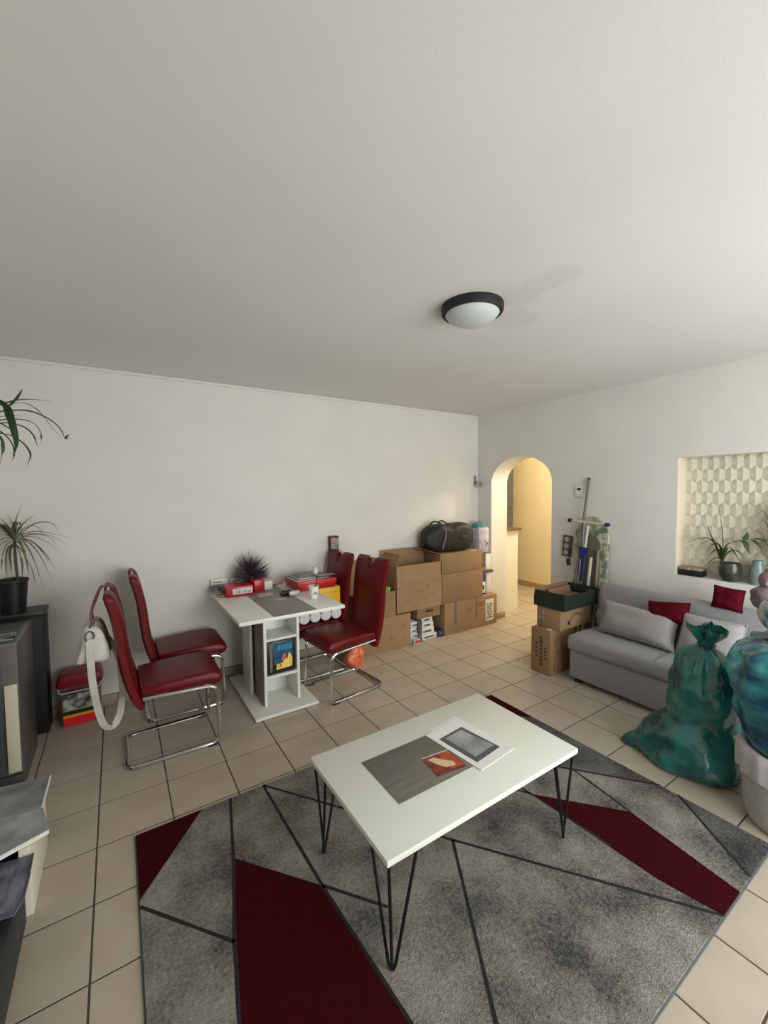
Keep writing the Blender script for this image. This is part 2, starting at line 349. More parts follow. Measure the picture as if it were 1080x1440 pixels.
lines = [[(.428, 2.112), (.36, 1.75), (.286, 1.41), (.245, 1.175), (.12, .525)], [(.594, 2.112), (.622, 1.43), (.69, .525)], [(.02, 1.729), (.286, 1.41)], [(.622, 1.43), (.79, 1.218)],
 [(.594, 2.112), (1.19, 1.305), (1.78, .525)], [(1.19, 1.305), (.72, .525)], [(1.71, 1.29), (1.64, 1.40)], [(2.053, 1.282), (2.003, .955)], [(1.375, 2.112), (2.053, 1.282), (2.315, .96)], [(2.315, .88), (2.05, .525)], [(1.70, 1.36), (1.71, 1.29), (1.736, .90)], [(.856, 1.30), (.885, 1.25)]]
for ln in lines[:-1]:
    bm = B(); P = []
    for a, b in zip(ln, ln[1:]):
        a, b = Vector(a), Vector(b); nseg = max(2, int((b-a).length/.05)); P += [a.lerp(b, k/nseg) for k in range(nseg)]
    P.append(Vector(ln[-1])); n = len(P); rw = []
    for i, p in enumerate(P):
        t = (P[min(i+1, n-1)]-P[max(i-1, 0)]).normalized(); s = Vector((-t.y, t.x)); w = .0062+.0016*noise.noise(Vector((p.x*40, p.y*40, 0)))
        q = Vector((min(max(p.x, RX0), RX1), min(max(p.y, RY0), RY1)))
        rw.append([bm.verts.new((q.x+s.x*w*k, q.y+s.y*w*k, .0122)) for k in (-1, 1)])
    for a, b in zip(rw, rw[1:]): bm.faces.new((a[0], a[1], b[1], b[0]))
    finish('carved_line', bm, linem, rug, smooth=0)
# ================================================================== COFFEE TABLE
CX0, CX1, CY0, CY1, CZ = .648, 1.638, 1.0, 1.592, .43
ct = thing('coffee_table', 'white rectangular coffee table on black hairpin legs', 'table', (0, 0, 0))
bx('tabletop', mat('white_table_lacquer', (222, 224, 212), .4), ct, CX0, CX1, CY0, CY1, CZ-.022, CZ, .002)
for sx in (0, 1):
    for sy in (0, 1):
        cx = (CX0+.045, CX1-.045)[sx]; cy = (CY0+.045, CY1-.045)[sy]; dx = (1, -1)[sx]; dy = (1, -1)[sy]
        bm = B(); foot = Vector((cx-dx*.005, cy-dy*.005, .0185)); z1 = CZ-.026
        a, b, c = Vector((cx-dx*.03, cy+dy*.075, z1)), Vector((cx+dx*.085, cy-dy*.025, z1)), Vector((cx-dx*.03, cy-dy*.03, z1))
        e = (b-a).normalized()*.012
        tube(bm, [a, foot-e+Vector((0, 0, .02)), foot-e*.5+Vector((0, 0, .004)), foot, foot+e*.5+Vector((0, 0, .004)), foot+e+Vector((0, 0, .02)), b], .0055, 8)
        tube(bm, [c, foot+Vector((0, 0, .01))], .0055, 8)
        box(bm, min(c.x, b.x)-.012, max(c.x, b.x)+.012, min(c.y, a.y)-.012, max(c.y, a.y)+.012, CZ-.026, CZ-.0223)
        finish('leg', bm, blackmetal, ct)
tag(bx('table_mat', mat('grey_woven_mat', (112, 108, 98), .8, var=.12, scale=5, stretch=(1, 14, 1), bump=.1, bscale=300), None, .81, 1.20, 1.168, 1.44, CZ, CZ+.0022, .0005), 'grey woven mat lying flat on the coffee table', 'mat')
def flat(bmname, pts, z, th, m, parent, mi=None):
    bm = B(); prism(bm, pts, z, z+th); return finish(bmname, bm, m, parent, smooth=0)
fl = thing('leaflet', 'white leaflet printed with a grey tablet screen on the coffee table', 'leaflet', (0, 0, 0))
P4 = [at_z(*q, CZ+.005) for q in ((598, 1034), (640, 1011), (721, 1053), (677, 1082))]
def quad_in(P, u, v): return (P[0]*(1-u)+P[1]*u)*(1-v)+(P[3]*(1-u)+P[2]*u)*v
P4 = [P4[0], P4[1], P4[2], P4[3]]
def sub(P, u0, u1, v0, v1): return [tuple(quad_in(P, u, v)[:2]) for u, v in ((u0, v0), (u1, v0), (u1, v1), (u0, v1))]
def pxq(pts, z): return [tuple(at_z(x, y, z)[:2]) for x, y in pts]
flat('page', pxq(((598.8, 1034), (639.7, 1011.8), (723, 1052), (677, 1083)), CZ+.0054), CZ+.0024, .003, paperm, fl)
flat('under_page', pxq(((604, 1027), (639, 1007), (716, 1046), (700, 1060)), CZ+.002), CZ+.0004, .0018, paperm, fl)
flat('printed_frame', pxq(((617.5, 1039.6), (648.8, 1022), (703, 1050), (671, 1072)), CZ+.006), CZ+.0054, .0006, mat('printed_dark_grey', (88, 88, 90), .5), fl)
flat('printed_screen', pxq(((626.5, 1038.5), (648, 1026), (694, 1047.5), (668.5, 1064)), CZ+.0065), CZ+.006, .0005, mat('printed_screen_grey', (122, 124, 126), .4, c2=(172, 174, 176), scale=9), fl)
pc = thing('postcard', 'glossy red and cream picture card lying on the grey mat', 'postcard', (0, 0, 0))
Q = [at_z(*q, CZ+.003) for q in ((593, 1067), (630, 1054), (656, 1077), (615, 1092))]
flat('card', sub(Q, 0, 1, 0, 1), CZ+.0023, .0015, mat('postcard_dark_red', (96, 40, 36), .3, c2=(150, 58, 44), scale=25), pc)
flat('picture_red', sub(Q, .55, .97, .05, .9), CZ+.0038, .0002, mat('postcard_rust', (176, 70, 48), .3, var=.2, scale=40), pc)
c0 = quad_in(Q, .5, .5); flat('picture_cream', [(c0.x-.045, c0.y+.045), (c0.x-.015, c0.y+.045), (c0.x+.012, c0.y+.01), (c0.x+.04, c0.y-.02), (c0.x+.03, c0.y-.042), (c0.x-.01, c0.y-.03), (c0.x-.03, c0.y)], CZ+.004, .0002, mat('postcard_cream', (218, 190, 150), .3), pc)
flat('picture_edge', sub(Q, .0, 1, 0, .03), CZ+.004, .0002, paperm, pc)
# ================================================================== DINING TABLE
DX0, DX1, DY0, DY1, DZ = .610, 1.345, 2.60, 3.585, .742
dt = thing('dining_table', 'white dining table with grey centre band and open shelf column', 'table', (0, 0, 0))
bx('tabletop', whitem, dt, DX0, DX1, DY0, DY1, DZ-.024, DZ, .002)
bx('grey_band', greylam, dt, .83, 1.135, DY0+.003, DY1-.003, DZ-.0005, DZ+.0006, .0002)
bx('base_plate', whitem, dt, .733, 1.19, 2.735, 3.51, .004, .024, .002)
CO0, CO1, CYF, CYB = .835, 1.100, 2.865, 3.10
bx('side_panel', whitem, dt, CO0, CO0+.02, CYF, CYB, .024, DZ-.024, .001); bx('side_panel', whitem, dt, CO1-.02, CO1, CYF, CYB, .024, DZ-.024, .001)
bx('back_panel', whitem, dt, CO0+.02, CO1-.02, CYB-.016, CYB, .024, DZ-.024, .001)
for z in (.225, .495): bx('shelf', whitem, dt, CO0+.0205, CO1-.0205, CYF+.003, CYB-.0165, z-.009, z+.009, .001)
bx('grey_side', greylam, dt, CO0-.004, CO0-.0005, CYF+.012, CYB, .026, DZ-.026, .0008)
bx('support_panel', whitem, dt, .80, .82, 3.10, 3.32, .024, DZ-.024, .001); bx('support_panel', whitem, dt, 1.115, 1.135, 3.10, 3.32, .024, DZ-.024, .001)
bx('support_panel', greylam, dt, .82, 1.115, 3.30, 3.318, .024, DZ-.024, .001)
bk = thing('picture_box', 'dark blue box with a yellow and red picture in the table shelf', 'box', (.862, 2.885, .2345))
bx('box_body', mat('midnight_blue_card', (18, 26, 44), .35), bk, 0, .205, 0, .045, .0005, .238, .002)
flat_m = Matrix.Rotation(PI/2, 4, 'X')
def vflat(name, parent, m, poly, y):       # poly in x,z on a face looking towards -y
    bm = B(); prism(bm, poly, 0, .0006, T(0, y, 0) @ R(PI/2, 'X')); return finish(name, bm, m, parent, smooth=0)
vflat('picture_sky', bk, mat('print_teal_blue', (20, 62, 92), .35, c2=(30, 96, 128), scale=14), [(.05, .07), (.19, .07), (.19, .225), (.05, .225)], 0)
vflat('picture_border', bk, mat('print_brown', (94, 70, 58), .4, c2=(150, 120, 96), scale=40), [(.022, .02), (.04, .02), (.04, .22), (.022, .22)], -.0002)
vflat('picture_yellow', bk, mat('print_yellow', (236, 206, 104), .35, var=.15, scale=30), [(.068, .03), (.185, .035), (.188, .10), (.165, .145), (.15, .10), (.125, .10), (.115, .075), (.068, .07)], -.0006)
vflat('picture_red', bk, mat('print_red', (182, 52, 44), .35, c2=(226, 120, 90), scale=40), [(.105, .10), (.125, .085), (.14, .11), (.135, .14), (.12, .14)], -.0009)
vflat('picture_red', bk, MATS['print_red'], [(.088, .05), (.105, .045), (.11, .06), (.095, .072)], -.0009)
bm = B()
for k in range(5):
    x = .082+k*.022; prism(bm, [(x, .17), (x+.015, .17), (x+.015, .205), (x, .205)], 0, .0005, T(0, -.0006, 0) @ R(PI/2, 'X')); prism(bm, [(x+.005, .176), (x+.010, .176), (x+.010, .192), (x+.005, .192)], 0, .0007, T(0, -.0006, 0) @ R(PI/2, 'X'), 1)
finish('printed_title', bm, [mat('print_light_blue', (70, 140, 176), .35), MATS['print_teal_blue']], bk, smooth=0)
# ---- things on the dining table
redbox = mat('glossy_red_card', (176, 26, 38), .3, var=.12, scale=18)
rb = thing('pastry_box', 'flat red carton with a white printed label at the dining table edge', 'carton', (.79, 3.37, DZ+.001), -.05)
bx('carton', redbox, rb, -.10, .10, -.085, .085, 0, .075, .003); bx('white_label', paperm, rb, -.055, .09, -.0862, -.0852, .018, .058, .0002)
bm = B()
for z in (.025, .034, .043):
    for k in range(9): box(bm, -.045+k*.014, -.045+k*.014+.008+.003*(k % 3), -.0868, -.0863, z, z+.005)
finish('printed_text', bm, mat('label_ink', (70, 66, 80), .7), rb, smooth=0)
rb2 = thing('sweets_box', 'crumpled red carton with a white end behind the flat red carton', 'carton', (.95, 3.395, DZ+.001), .1)
bm = B(); box(bm, -.045, .04, -.05, .07, 0, .098, .004)
for v in bm.verts: v.co.x += .012*noise.noise(v.co*14+Vector((5, 1, 2))); v.co.z += .008*noise.noise(v.co*17)*(v.co.z > .02)
finish('carton', bm, redbox, rb2); bx('white_end', paperm, rb2, .048, .118, -.035, .03, 0, .07, .003)
fp = thing('artificial_plant', 'dark purple spiky artificial plant in a black pot on the dining table', 'plant', (.93, 3.525, DZ+.001))
bm = B(); lathe(bm, [(0, 0), (.035, 0), (.055, .03), (.06, .075), (.052, .105), (.04, .10), (0, .095)], seg=20); finish('pot', bm, mat('black_ceramic', (20, 20, 22), .35), fp)
bm = B(); dk = mat('dark_purple_spikes', (58, 46, 58), .8, c2=(92, 72, 88), scale=20)
for k in range(520):
    a = random.uniform(0, 2*PI); e = math.asin(random.uniform(-.12, 1)); L_ = random.uniform(.15, .225)*(.86+.2*math.sin(e))
    d = Vector((math.cos(a)*math.cos(e), math.sin(a)*math.cos(e)*.5-.25*math.cos(e), math.sin(e))); p = Vector((0, 0, .105))+d*.02
    s = d.orthogonal().normalized()*.0032; s2 = d.cross(s).normalized()*.0032; q = p+d*L_+Vector((0, 0, -.02*math.cos(e)))
    v = [bm.verts.new(p+s), bm.verts.new(p-s*.5+s2), bm.verts.new(p-s*.5-s2), bm.verts.new(q)]
    for f in ((0, 1, 3), (1, 2, 3), (2, 0, 3)): bm.faces.new([v[i] for i in f])
o = finish('spiky_foliage', bm, dk, fp, smooth=0); o['kind'] = 'stuff'
for k, (x, w, h, lab) in enumerate(((.625, .13, .10, 'white envelope with dark print leaning on the wall at the table corner'), (.775, .13, .088, 'white card leaning on the wall between envelope and spiky plant'))):
    pn = thing('envelope' if k == 0 else 'greeting_card', lab, 'paper', (x, 3.565, DZ+.001))
    bx('sheet', paperm, pn, 0, w, 0, .006, 0, h, .001, R(-.12, 'X'))
    bm = B()
    for z in (.25, .45, .68): box(bm, .012, w-.02-.03*(z > .5), -.0012, -.0004, h*z, h*z+.009, 0, R(-.12, 'X'))
    finish('printed_lines', bm, mat('print_grey', (120, 116, 122), .7), pn, smooth=0)
silver = mat('silver_wire', (150, 150, 155), .25, 1)
for k, (x, y, s, lab) in enumerate(((.655, 3.50, 1.0, 'tangle of silver wire on the dining table by the envelope'), (.70, 3.42, .75, 'small tangle of silver wire beside the flat red carton'))):
    bm = B(); P = []
    for i in range(60):
        t = i/59*2*PI*5; P.append(Vector((x+s*.04*math.sin(t*1.0+k), y+s*.04*math.cos(t*1.3), DZ+.006+s*.028*(1+math.sin(t*2.1+k)))))
    tube(bm, P, .0028, 5); tag(finish('wire_tangle', bm, silver), lab, 'wire')
tag(bx('bracelet_dish', mat('amber_wood', (150, 104, 52), .4, var=.2, scale=20), None, .628, .69, 3.33, 3.40, DZ+.001, DZ+.014, .005), 'small amber wooden dish on the dining table by the silver wire', 'dish')
tag(bx('flyer', mat('pale_pink_print', (206, 190, 186), .6, c2=(170, 150, 150), scale=40), None, .90, 1.02, 3.17, 3.28, DZ+.001, DZ+.0025, .0004, None), 'pale pink flyer on the table beside the flat red carton', 'flyer')
tag(bx('note_card', mat('beige_print', (196, 178, 166), .6, c2=(150, 128, 118), scale=50), None, .965, 1.06, 2.985, 3.055, DZ+.001, DZ+.0025, .0004), 'small beige card lying on the grey band of the dining table', 'card')
bm = B(); tube(bm, [(1.07, 3.49, DZ+.006), (1.215, 3.53, DZ+.006)], [.0045, .003], 8); tag(finish('red_pencil', bm, redbox), 'thin red pencil lying across the dining table', 'pencil')
lt = thing('torch', 'short black torch with a pale plastic end on the dining table', 'torch', (1.09, 3.10, DZ+.0215), .1)
bm = B(); lathe(bm, [(0, -.045), (.018, -.045), (.02, -.04), (.02, .03), (.017, .04), (0, .04)], seg=16, mx=R(PI/2, 'Y')); finish('barrel', bm, blackm, lt)
bm = B(); lathe(bm, [(0, -.04), (.014, -.04), (.019, -.03), (.019, .035), (.014, .045), (0, .045)], seg=16, mx=T(.045, -.045, -.001) @ R(PI/2, 'Y')); finish('plastic_case', bm, mat('pale_clear_plastic', (206, 206, 212), .2), lt)
bm = B(); lathe(bm, [(0, -.05), (.012, -.05), (.0205, -.046), (.0205, -.0451), (0, -.0451)], seg=16, mx=R(PI/2, 'Y')); finish('lens_ring', bm, silver, lt)
cp = thing('paper_cup', 'white paper cup with a dark spoon standing on the dining table', 'cup', (1.235, 2.90, DZ+.001))
bm = B(); lathe(bm, [(0, .002), (.027, 0), (.039, .092), (.041, .095), (.037, .095), (.026, .006), (0, .006)], seg=24); finish('cup', bm, paperm, cp)
bm = B()
for k in range(5): box(bm, -.012+k*.005, -.008+k*.005, -.0345, -.0335, .035, .05+.004*(k % 2))
finish('printed_mark', bm, mat('print_grey', (120, 116, 122), .7), cp, smooth=0)
bm = B(); tube(bm, [(-.01, 0, .012), (.012, -.005, .08), (.03, -.008, .165)], .004, 6); finish('spoon', bm, blackm, cp)
# ================================================================== CANTILEVER CHAIRS
def make_chair(label):
    t = thing('cantilever_chair', label, 'chair', group='red leather cantilever chairs')
    # seat: side profile swept across y
    prof = [(-.17, .405), (.16, .385), (.225, .375), (.258, .385), (.272, .412), (.262, .445), (.23, .464), (.12, .468), (-.05, .462), (-.17, .455)]
    bm = B(); ys = [-.205, -.198, -.18, 0, .18, .198, .205]; ins = [.022, .006, 0, 0, 0, .006, .022]; rings = []
    cx, cz = .05, .425
    for y, i in zip(ys, ins): rings.append([bm.verts.new((x-math.copysign(i, x-cx), y, z-math.copysign(i*.9, z-cz))) for x, z in prof])
    for a, b in zip(rings, rings[1:]):
        for k in range(len(prof)): bm.faces.new((a[k], a[(k+1) % len(prof)], b[(k+1) % len(prof)], b[k]))
    bm.faces.new(rings[0]); bm.faces.new(rings[-1]); finish('seat', bm, redlea, t, smooth=50)
    # back with the handle notch
    bm = B(); nr = 30; W_ = .207; NS = .87; TH = .028
    def bx_(s): return -.168-.148*s-.016*math.sin(s*PI*1.8)
    G = []
    for off in (TH, -TH):
        rows = []
        for i in range(nr+1):
            s = i/nr; z = .338+s*.672; x = bx_(s)
            inner = .022 if s < NS else .022+.036*(s-NS)/(1-NS)
            Wk = W_-(.014*((s-.95)/.05)**2 if s > .95 else 0)-.006*math.sin(s*PI); o_ = off*(1-.55*max(0, (s-.95)/.05)**2)*(1-.5*max(0, (.04-s)/.04)**2)
            rows.append([bm.verts.new((x+o_*(.55 if k in (0, 5) else 1), y, z)) for k, y in enumerate((-Wk, -Wk+.022, -inner, inner, Wk-.022, Wk))])
        G.append(rows)
    def has(i, k): return 0 <= i < nr and 0 <= k < 5 and not (k == 2 and i >= int(NS*nr))
    for i in range(nr):
        for k in range(5):
            if not has(i, k): continue
            for g in G: bm.faces.new((g[i][k], g[i][k+1], g[i+1][k+1], g[i+1][k]))
            for (i2, k2), (p, q) in (((i-1, k), ((i, k), (i, k+1))), ((i+1, k), ((i+1, k), (i+1, k+1))), ((i, k-1), ((i, k), (i+1, k))), ((i, k+1), ((i, k+1), (i+1, k+1)))):
                if not has(i2, k2): bm.faces.new((G[0][p[0]][p[1]], G[0][q[0]][q[1]], G[1][q[0]][q[1]], G[1][p[0]][p[1]]))
    bk_ = finish('backrest', bm, redlea, t, smooth=60)
    zb = 1.000; xb = bx_(.985)
    bm = B(); tube(bm, [(xb, -.066, zb), (xb, .066, zb)], .009, 10); o = finish('handle', bm, chrome, t); o['label'] = 'chrome handle bar'
    for s in (.42, .64):
        z = .338+s*.672; x = bx_(s)+TH-.0205
        # seam on the face towards the sitter
        bm = B(); tube(bm, [(x+.020, y, z) for y in (-.183, 0, .183)], .0025, 6); finish('seam', bm, seamm, bk_)
    # frame: one bent chrome tube
    def side(y): return [(-.16, y, .392), (.10, y, .380), (.232, y, .372), (.246, y, .02), (-.245, y, .0135)]
    L_ = [Vector(p) for p in side(-.192)]; R_ = [Vector(p) for p in side(.192)]; L_[3].z = R_[3].z = .0135
    path = fillet(L_+R_[::-1], .055, 6); bm = B(); tube(bm, path, .0115, 10); finish('frame', bm, chrome, t)
    for y in (-.192, .192):
        bm = B(); box(bm, .17, .225, y-.013, y+.013, .0005, .012, .003); finish('foot_pad', bm, blackm, t)
    return t
ch1 = make_chair('red leather cantilever chair with the white handbag on its back'); ch1.location = (.245, 2.84, 0)
def chair_at(x, y, rz, label):
    c = copy_tree(ch1); c.location = (x, y, 0); c.rotation_euler = (0, 0, rz); c['label'] = label; return c
chair_at(.375, 3.325, 0, 'red leather cantilever chair by the wall behind the one with the handbag')
chair_at(1.475, 2.875, PI+.10, 'red leather cantilever chair with an empty seat in front of the cartons')
chair_at(1.40, 3.325, PI+.02, 'red leather cantilever chair loaded with paper rolls and cartons')
# ---- pile on the loaded chair
rollm = mat('white_tissue', (225, 224, 226), .75, bump=.2, bscale=120)
for k in range(4):
    r = thing('paper_roll', 'white paper roll in the row lying on the loaded red chair', 'paper roll', (1.25+k*.096, 3.125, .518), group='paper rolls on the loaded chair')
    bm = B(); lathe(bm, [(.018, -.0), (.038, 0), (.046, .006), (.0478, .018), (.0478, .18), (.045, .19), (.018, .19)], seg=22, mx=R(-PI/2, 'X')); finish('tissue', bm, rollm, r)
    bm = B(); lathe(bm, [(.0, .004), (.0175, .0), (.0175, .19), (0, .186)], seg=14, mx=R(-PI/2, 'X')); finish('core', bm, mat('tissue_core', (222, 220, 220), .8), r)
yb = thing('yellow_carton', 'plain yellow carton under red cartons on the loaded chair', 'carton', (1.37, 3.15, .5685))
bx('carton', mat('yellow_card', (226, 176, 24), .5, var=.05), yb, 0, .215, 0, .19, 0, .1745, .003); bx('lid_seam', mat('yellow_card_dark', (190, 146, 20), .5), yb, -.001, .216, -.001, .191, .132, .134, .0005)
rc = thing('red_shoe_carton', 'long red carton lying under papers on the loaded chair', 'carton', (1.19, 3.14, .7445))
bx('carton', redbox, rc, .02, .35, .01, .30, 0, .075, .003); bx('lid', mat('orange_red_card', (196, 48, 40), .4), rc, .012, .358, .002, .308, .040, .078, .003)
nt_ = thing('newspaper_pile', 'pile of grey magazines with a black-framed cover on the red carton', 'magazines', (1.20, 3.16, .823), .05)
for k in range(4):
    bx('magazine', mat('magazine_print%d' % (k % 2), ((176, 168, 164), (140, 138, 136))[k % 2], .5, c2=((206, 198, 192), (90, 88, 90))[k % 2], scale=22), nt_, .0+.015*k, .30-.02*(k % 2), .01*k, .22+.02*(k % 2), .006*k, .006*k+.0055, .0006)
bx('cover', mat('black_cover_print', (40, 40, 42), .4), nt_, .17, .36, -.04, .06, .0243, .027, .0005); bx('cover_photo', mat('cover_photo_grey', (110, 112, 114), .4, c2=(180, 180, 180), scale=40), nt_, .19, .34, -.028, .045, .0271, .0276, .0001)
wc = thing('cream_jar', 'small white round pot standing on the magazine pile', 'pot', (1.42, 3.29, .8485))
bm = B(); lathe(bm, [(0, 0), (.022, 0), (.023, .04), (.02, .044), (0, .044)], seg=18); finish('jar', bm, paperm, wc); bm = B(); lathe(bm, [(0, .0442), (.024, .0442), (.024, .056), (.021, .059), (0, .059)], seg=18); finish('lid', bm, mat('cream_plastic', (214, 208, 196), .4), wc)
tcx = thing('gift_carton', 'tall slim black and red printed carton standing behind the loaded chair', 'carton', (1.69, 3.549, 0))
bx('carton', mat('black_print_card', (34, 32, 34), .4), tcx, 0, .085, -.01, .045, .0005, 1.128, .003)
bx('red_print', mat('dark_rose_print', (132, 56, 62), .4, c2=(190, 160, 158), scale=30), tcx, .006, .079, -.0108, -.0101, 1.06, 1.11, .0002); bx('grey_print', mat('grey_print', (70, 68, 70), .4, c2=(150, 146, 144), scale=22), tcx, .006, .079, -.0108, -.0101, .93, 1.045, .0002); bx('white_line', paperm, tcx, .006, .079, -.0108, -.0101, 1.05, 1.054, .0002)
# ---- orange plastic bag below
def blob(bm, prof, c, seg=36, sx=1, sy=1, amp=.02, fr=5, ruffle=0, nr=13, seedv=(0, 0, 0)):
    sp = [Vector((r, 0, z)) for r, z in prof]; sp = spline(sp, 5); rings = []
    n = len(sp)
    for i, p in enumerate(sp):
        r, z = max(p.x, .0005), p.z; row = []
        for k in range(seg):
            a = 2*PI*k/seg; d = Vector((math.cos(a), math.sin(a), 0)); q = Vector((d.x*r, d.y*r, z))*fr+Vector(seedv)
            dd = amp*(noise.noise(q)+.55*noise.noise(q*2.3)+.3*noise.noise(q*4.6))*min(1, r/.06)+ruffle*r*math.sin(nr*a+2*z*10)
            row.append(bm.verts.new((c[0]+d.x*(r+dd)*sx, c[1]+d.y*(r+dd)*sy, c[2]+max(.0008, z+dd*.3*(i > 2)))))
        rings.append(row)
    for a, b in zip(rings, rings[1:]):
        for k in range(seg): bm.faces.new((a[k], a[(k+1) % seg], b[(k+1) % seg], b[k]))
    bm.faces.new(rings[0]); bm.faces.new(rings[-1])
bm = B(); blob(bm, [(.02, 0), (.07, .002), (.092, .05), (.085, .11), (.05, .15), (.03, .165), (.045, .19)], (1.738, 3.19, 0), amp=.025, fr=11, sx=1.0, sy=.8)
tag(finish('plastic_bag', bm, mat('orange_red_plastic', (214, 70, 44), .35, c2=(238, 150, 104), scale=18)), 'crumpled orange and white plastic bag on the floor under the chairs', 'bag')
# ================================================================== HANDBAG
hb = thing('handbag', 'white leather handbag hanging on the near red chair back by its strap', 'handbag', (-.135, 2.83, .63))
leath = mat('cream_leather', (206, 202, 192), .5, var=.08, scale=12, bump=.15, bscale=60)
bm = B(); box(bm, -.085, .085, -.135, .135, 0, .2, .03)
bmesh.ops.subdivide_edges(bm, edges=[e for e in bm.edges if e.calc_length() > .05], cuts=4, use_grid_fill=True)
for v in bm.verts:
    k = v.co.z/.2; v.co.x *= 1-.62*k; v.co.y *= 1-.12*k; v.co.x += .010*math.sin(v.co.y*60+v.co.z*18)*(.3+k)*(abs(v.co.x) > .01); v.co += Vector((0, noise.noise(v.co*16), 0))*.008
finish('bag_body', bm, leath, hb, smooth=60)
bm = B(); tube(bm, spline([(.0, -.06, .185), (-.005, -.05, .26), (.035, -.03, .375), (.055, .0, .395), (.035, .03, .375), (-.005, .05, .26), (0, .06, .185)], 6), .007, 8); finish('carry_handle', bm, mat('dusky_rose_strap', (128, 74, 80), .5), hb)
bm = B(); sp = spline([(-.012, -.14, .14), (-.012, -.155, .05), (-.005, -.15, -.12), (.02, -.11, -.32), (.05, -.08, -.395), (.085, -.04, -.40), (.115, .01, -.34), (.125, .07, -.20), (.10, .10, -.02), (.01, .09, .16)], 6)
nsp = len(sp); rw = []
for i, p in enumerate(sp):
    t = (sp[min(i+1, nsp-1)]-sp[max(i-1, 0)]).normalized(); s = t.cross(Vector((.25, 1, .1))).normalized()*.0175; nn = s.cross(t).normalized()*.0015
    rw.append([bm.verts.new(p+v) for v in (s+nn, -s+nn, -s-nn, s-nn)])
for a, b in zip(rw, rw[1:]):
    for k in range(4): bm.faces.new((a[k], a[(k+1) % 4], b[(k+1) % 4], b[k]))
finish('shoulder_strap', bm, leath, hb)
bm = B(); tube(bm, [(-.012+.020*math.cos(a), -.137, .155+.028*math.sin(a)) for a in [2*PI*k/16 for k in range(16)]], .004, 6, closed=True); finish('buckle_ring', bm, mat('grey_metal', (140, 138, 132), .3, 1), hb)
bm = B(); tube(bm, spline([(-.01, -.11, .197), (0, 0, .203), (.01, .11, .197)], 5), .005, 6); finish('zip', bm, MATS['grey_metal'], hb)
# ================================================================== RED-LIDDED TUB
tb = thing('washing_tablet_tub', 'clear plastic tub with red lid and printed front on floor by the wall', 'tub', (-.25, 3.475, 0))
bm = B(); box(bm, -.112, .112, -.075, .075, .0008, .27, .012)
for v in bm.verts: k = v.co.z/.27; v.co.x *= .94+.1*k; v.co.y *= .94+.1*k
finish('tub', bm, mat('smoky_clear_plastic', (96, 50, 50), .25, c2=(128, 104, 100), scale=6), tb)
bm = B(); box(bm, -.13, .13, -.09, .09, .262, .352, .022)
for v in bm.verts: v.co.x *= 1-.12*max(0, (v.co.z-.3)/.05)
finish('lid', bm, mat('glossy_dark_red_plastic', (142, 26, 36), .25), tb)
def front(name, m, x0, x1, z0, z1, off): 
    bm = B(); box(bm, x0, x1, -.0795-off, -.079-off, z0, z1); return finish(name, bm, m, tb, smooth=0)
front('red_band', mat('bright_red_print', (214, 26, 34), .4), -.095, .10, .005, .06, -.006); front('orange_band', mat('orange_print', (226, 152, 40), .4), -.097, .102, .0605, .078, -.004); front('black_band', mat('black_print', (24, 26, 22), .4), -.10, .104, .0785, .105, -.002)
front('lime_band', mat('lime_print', (166, 172, 74), .4), -.10, .104, .1055, .113, -.002); front('photo_panel', mat('photo_print', (48, 46, 44), .4, c2=(196, 196, 192), scale=22), -.095, .105, .1135, .215, .001)
bm = B(); tube(bm, fillet([(-.115, -.088, .27), (-.11, -.115, .245), (.11, -.115, .245), (.115, -.088, .27)], .02, 4), .005, 6); finish('carry_handle', bm, mat('clear_handle', (196, 190, 188), .2), tb)
# ================================================================== CARTONS BY THE WALL
YF, YB_ = 3.28, 3.565
def carton(label, x0, x1, z0, z1, y0=YF, y1=YB_, m=card, flaps=None, tape=True, name='cardboard_box', openb=False):
    t = thing(name, label, 'box', ((x0+x1)/2, (y0+y1)/2, z0), group='cardboard boxes along the wall')
    w, d, h = (x1-x0)/2, (y1-y0)/2, z1-z0
    if not openb:
        bx('carton', m, t, -w, w, -d, d, .0005, h, .004)
        bm = B(); box(bm, -w+.004, w-.004, -.0012, .0012, h+.0002, h+.0008); finish('flap_gap', bm, inkm, t, smooth=0)
        if tape: bx('tape', tapem, t, -w-.0006, w+.0006, -.025, .025, h-.03, h+.0012, .0004)
    else:
        bm = B(); th = .005
        box(bm, -w, w, -d, -d+th, .0005, h); box(bm, -w, w, d-th, d, .0005, h); box(bm, -w, -w+th, -d+th, d-th, .0005, h); box(bm, w-th, w, -d+th, d-th, .0005, h); box(bm, -w+th, w-th, -d+th, d-th, .0005, .006)
        finish('carton', bm, m, t, smooth=0)
    for f in (flaps or []):
        bm = B(); side, ln, ang = f
        if side == 'b': mx = T(0, d-.003, h) @ R(-ang, 'X'); box(bm, -w, w, 0, .004, 0, ln, 0, mx)
        if side == 'f': mx = T(0, -d, h) @ R(ang, 'X'); box(bm, -w, w, 0, .004, 0, ln, 0, mx)
        if side == 'l': mx = T(-w, 0, h) @ R(-ang, 'Y'); box(bm, 0, .004, -d, d, 0, ln, 0, mx)
        if side == 'r': mx = T(w-.004, 0, h) @ R(ang, 'Y'); box(bm, 0, .004, -d, d, 0, ln, 0, mx)
        finish('flap', bm, m, t, smooth=0)
    return t
def marks(t, items, m=inkm, name='printed_mark'):    # items: x0,x1,z0,z1 on the front (-y) face, local
    bm = B()
    for x0, x1, z0, z1, y in items: box(bm, x0, x1, y-.0008, y-.0001, z0, z1)
    finish(name, bm, m, t, smooth=0)
D2 = (YB_-YF)/2
faint = mat('faint_brown_print', (148, 112, 77), .85)
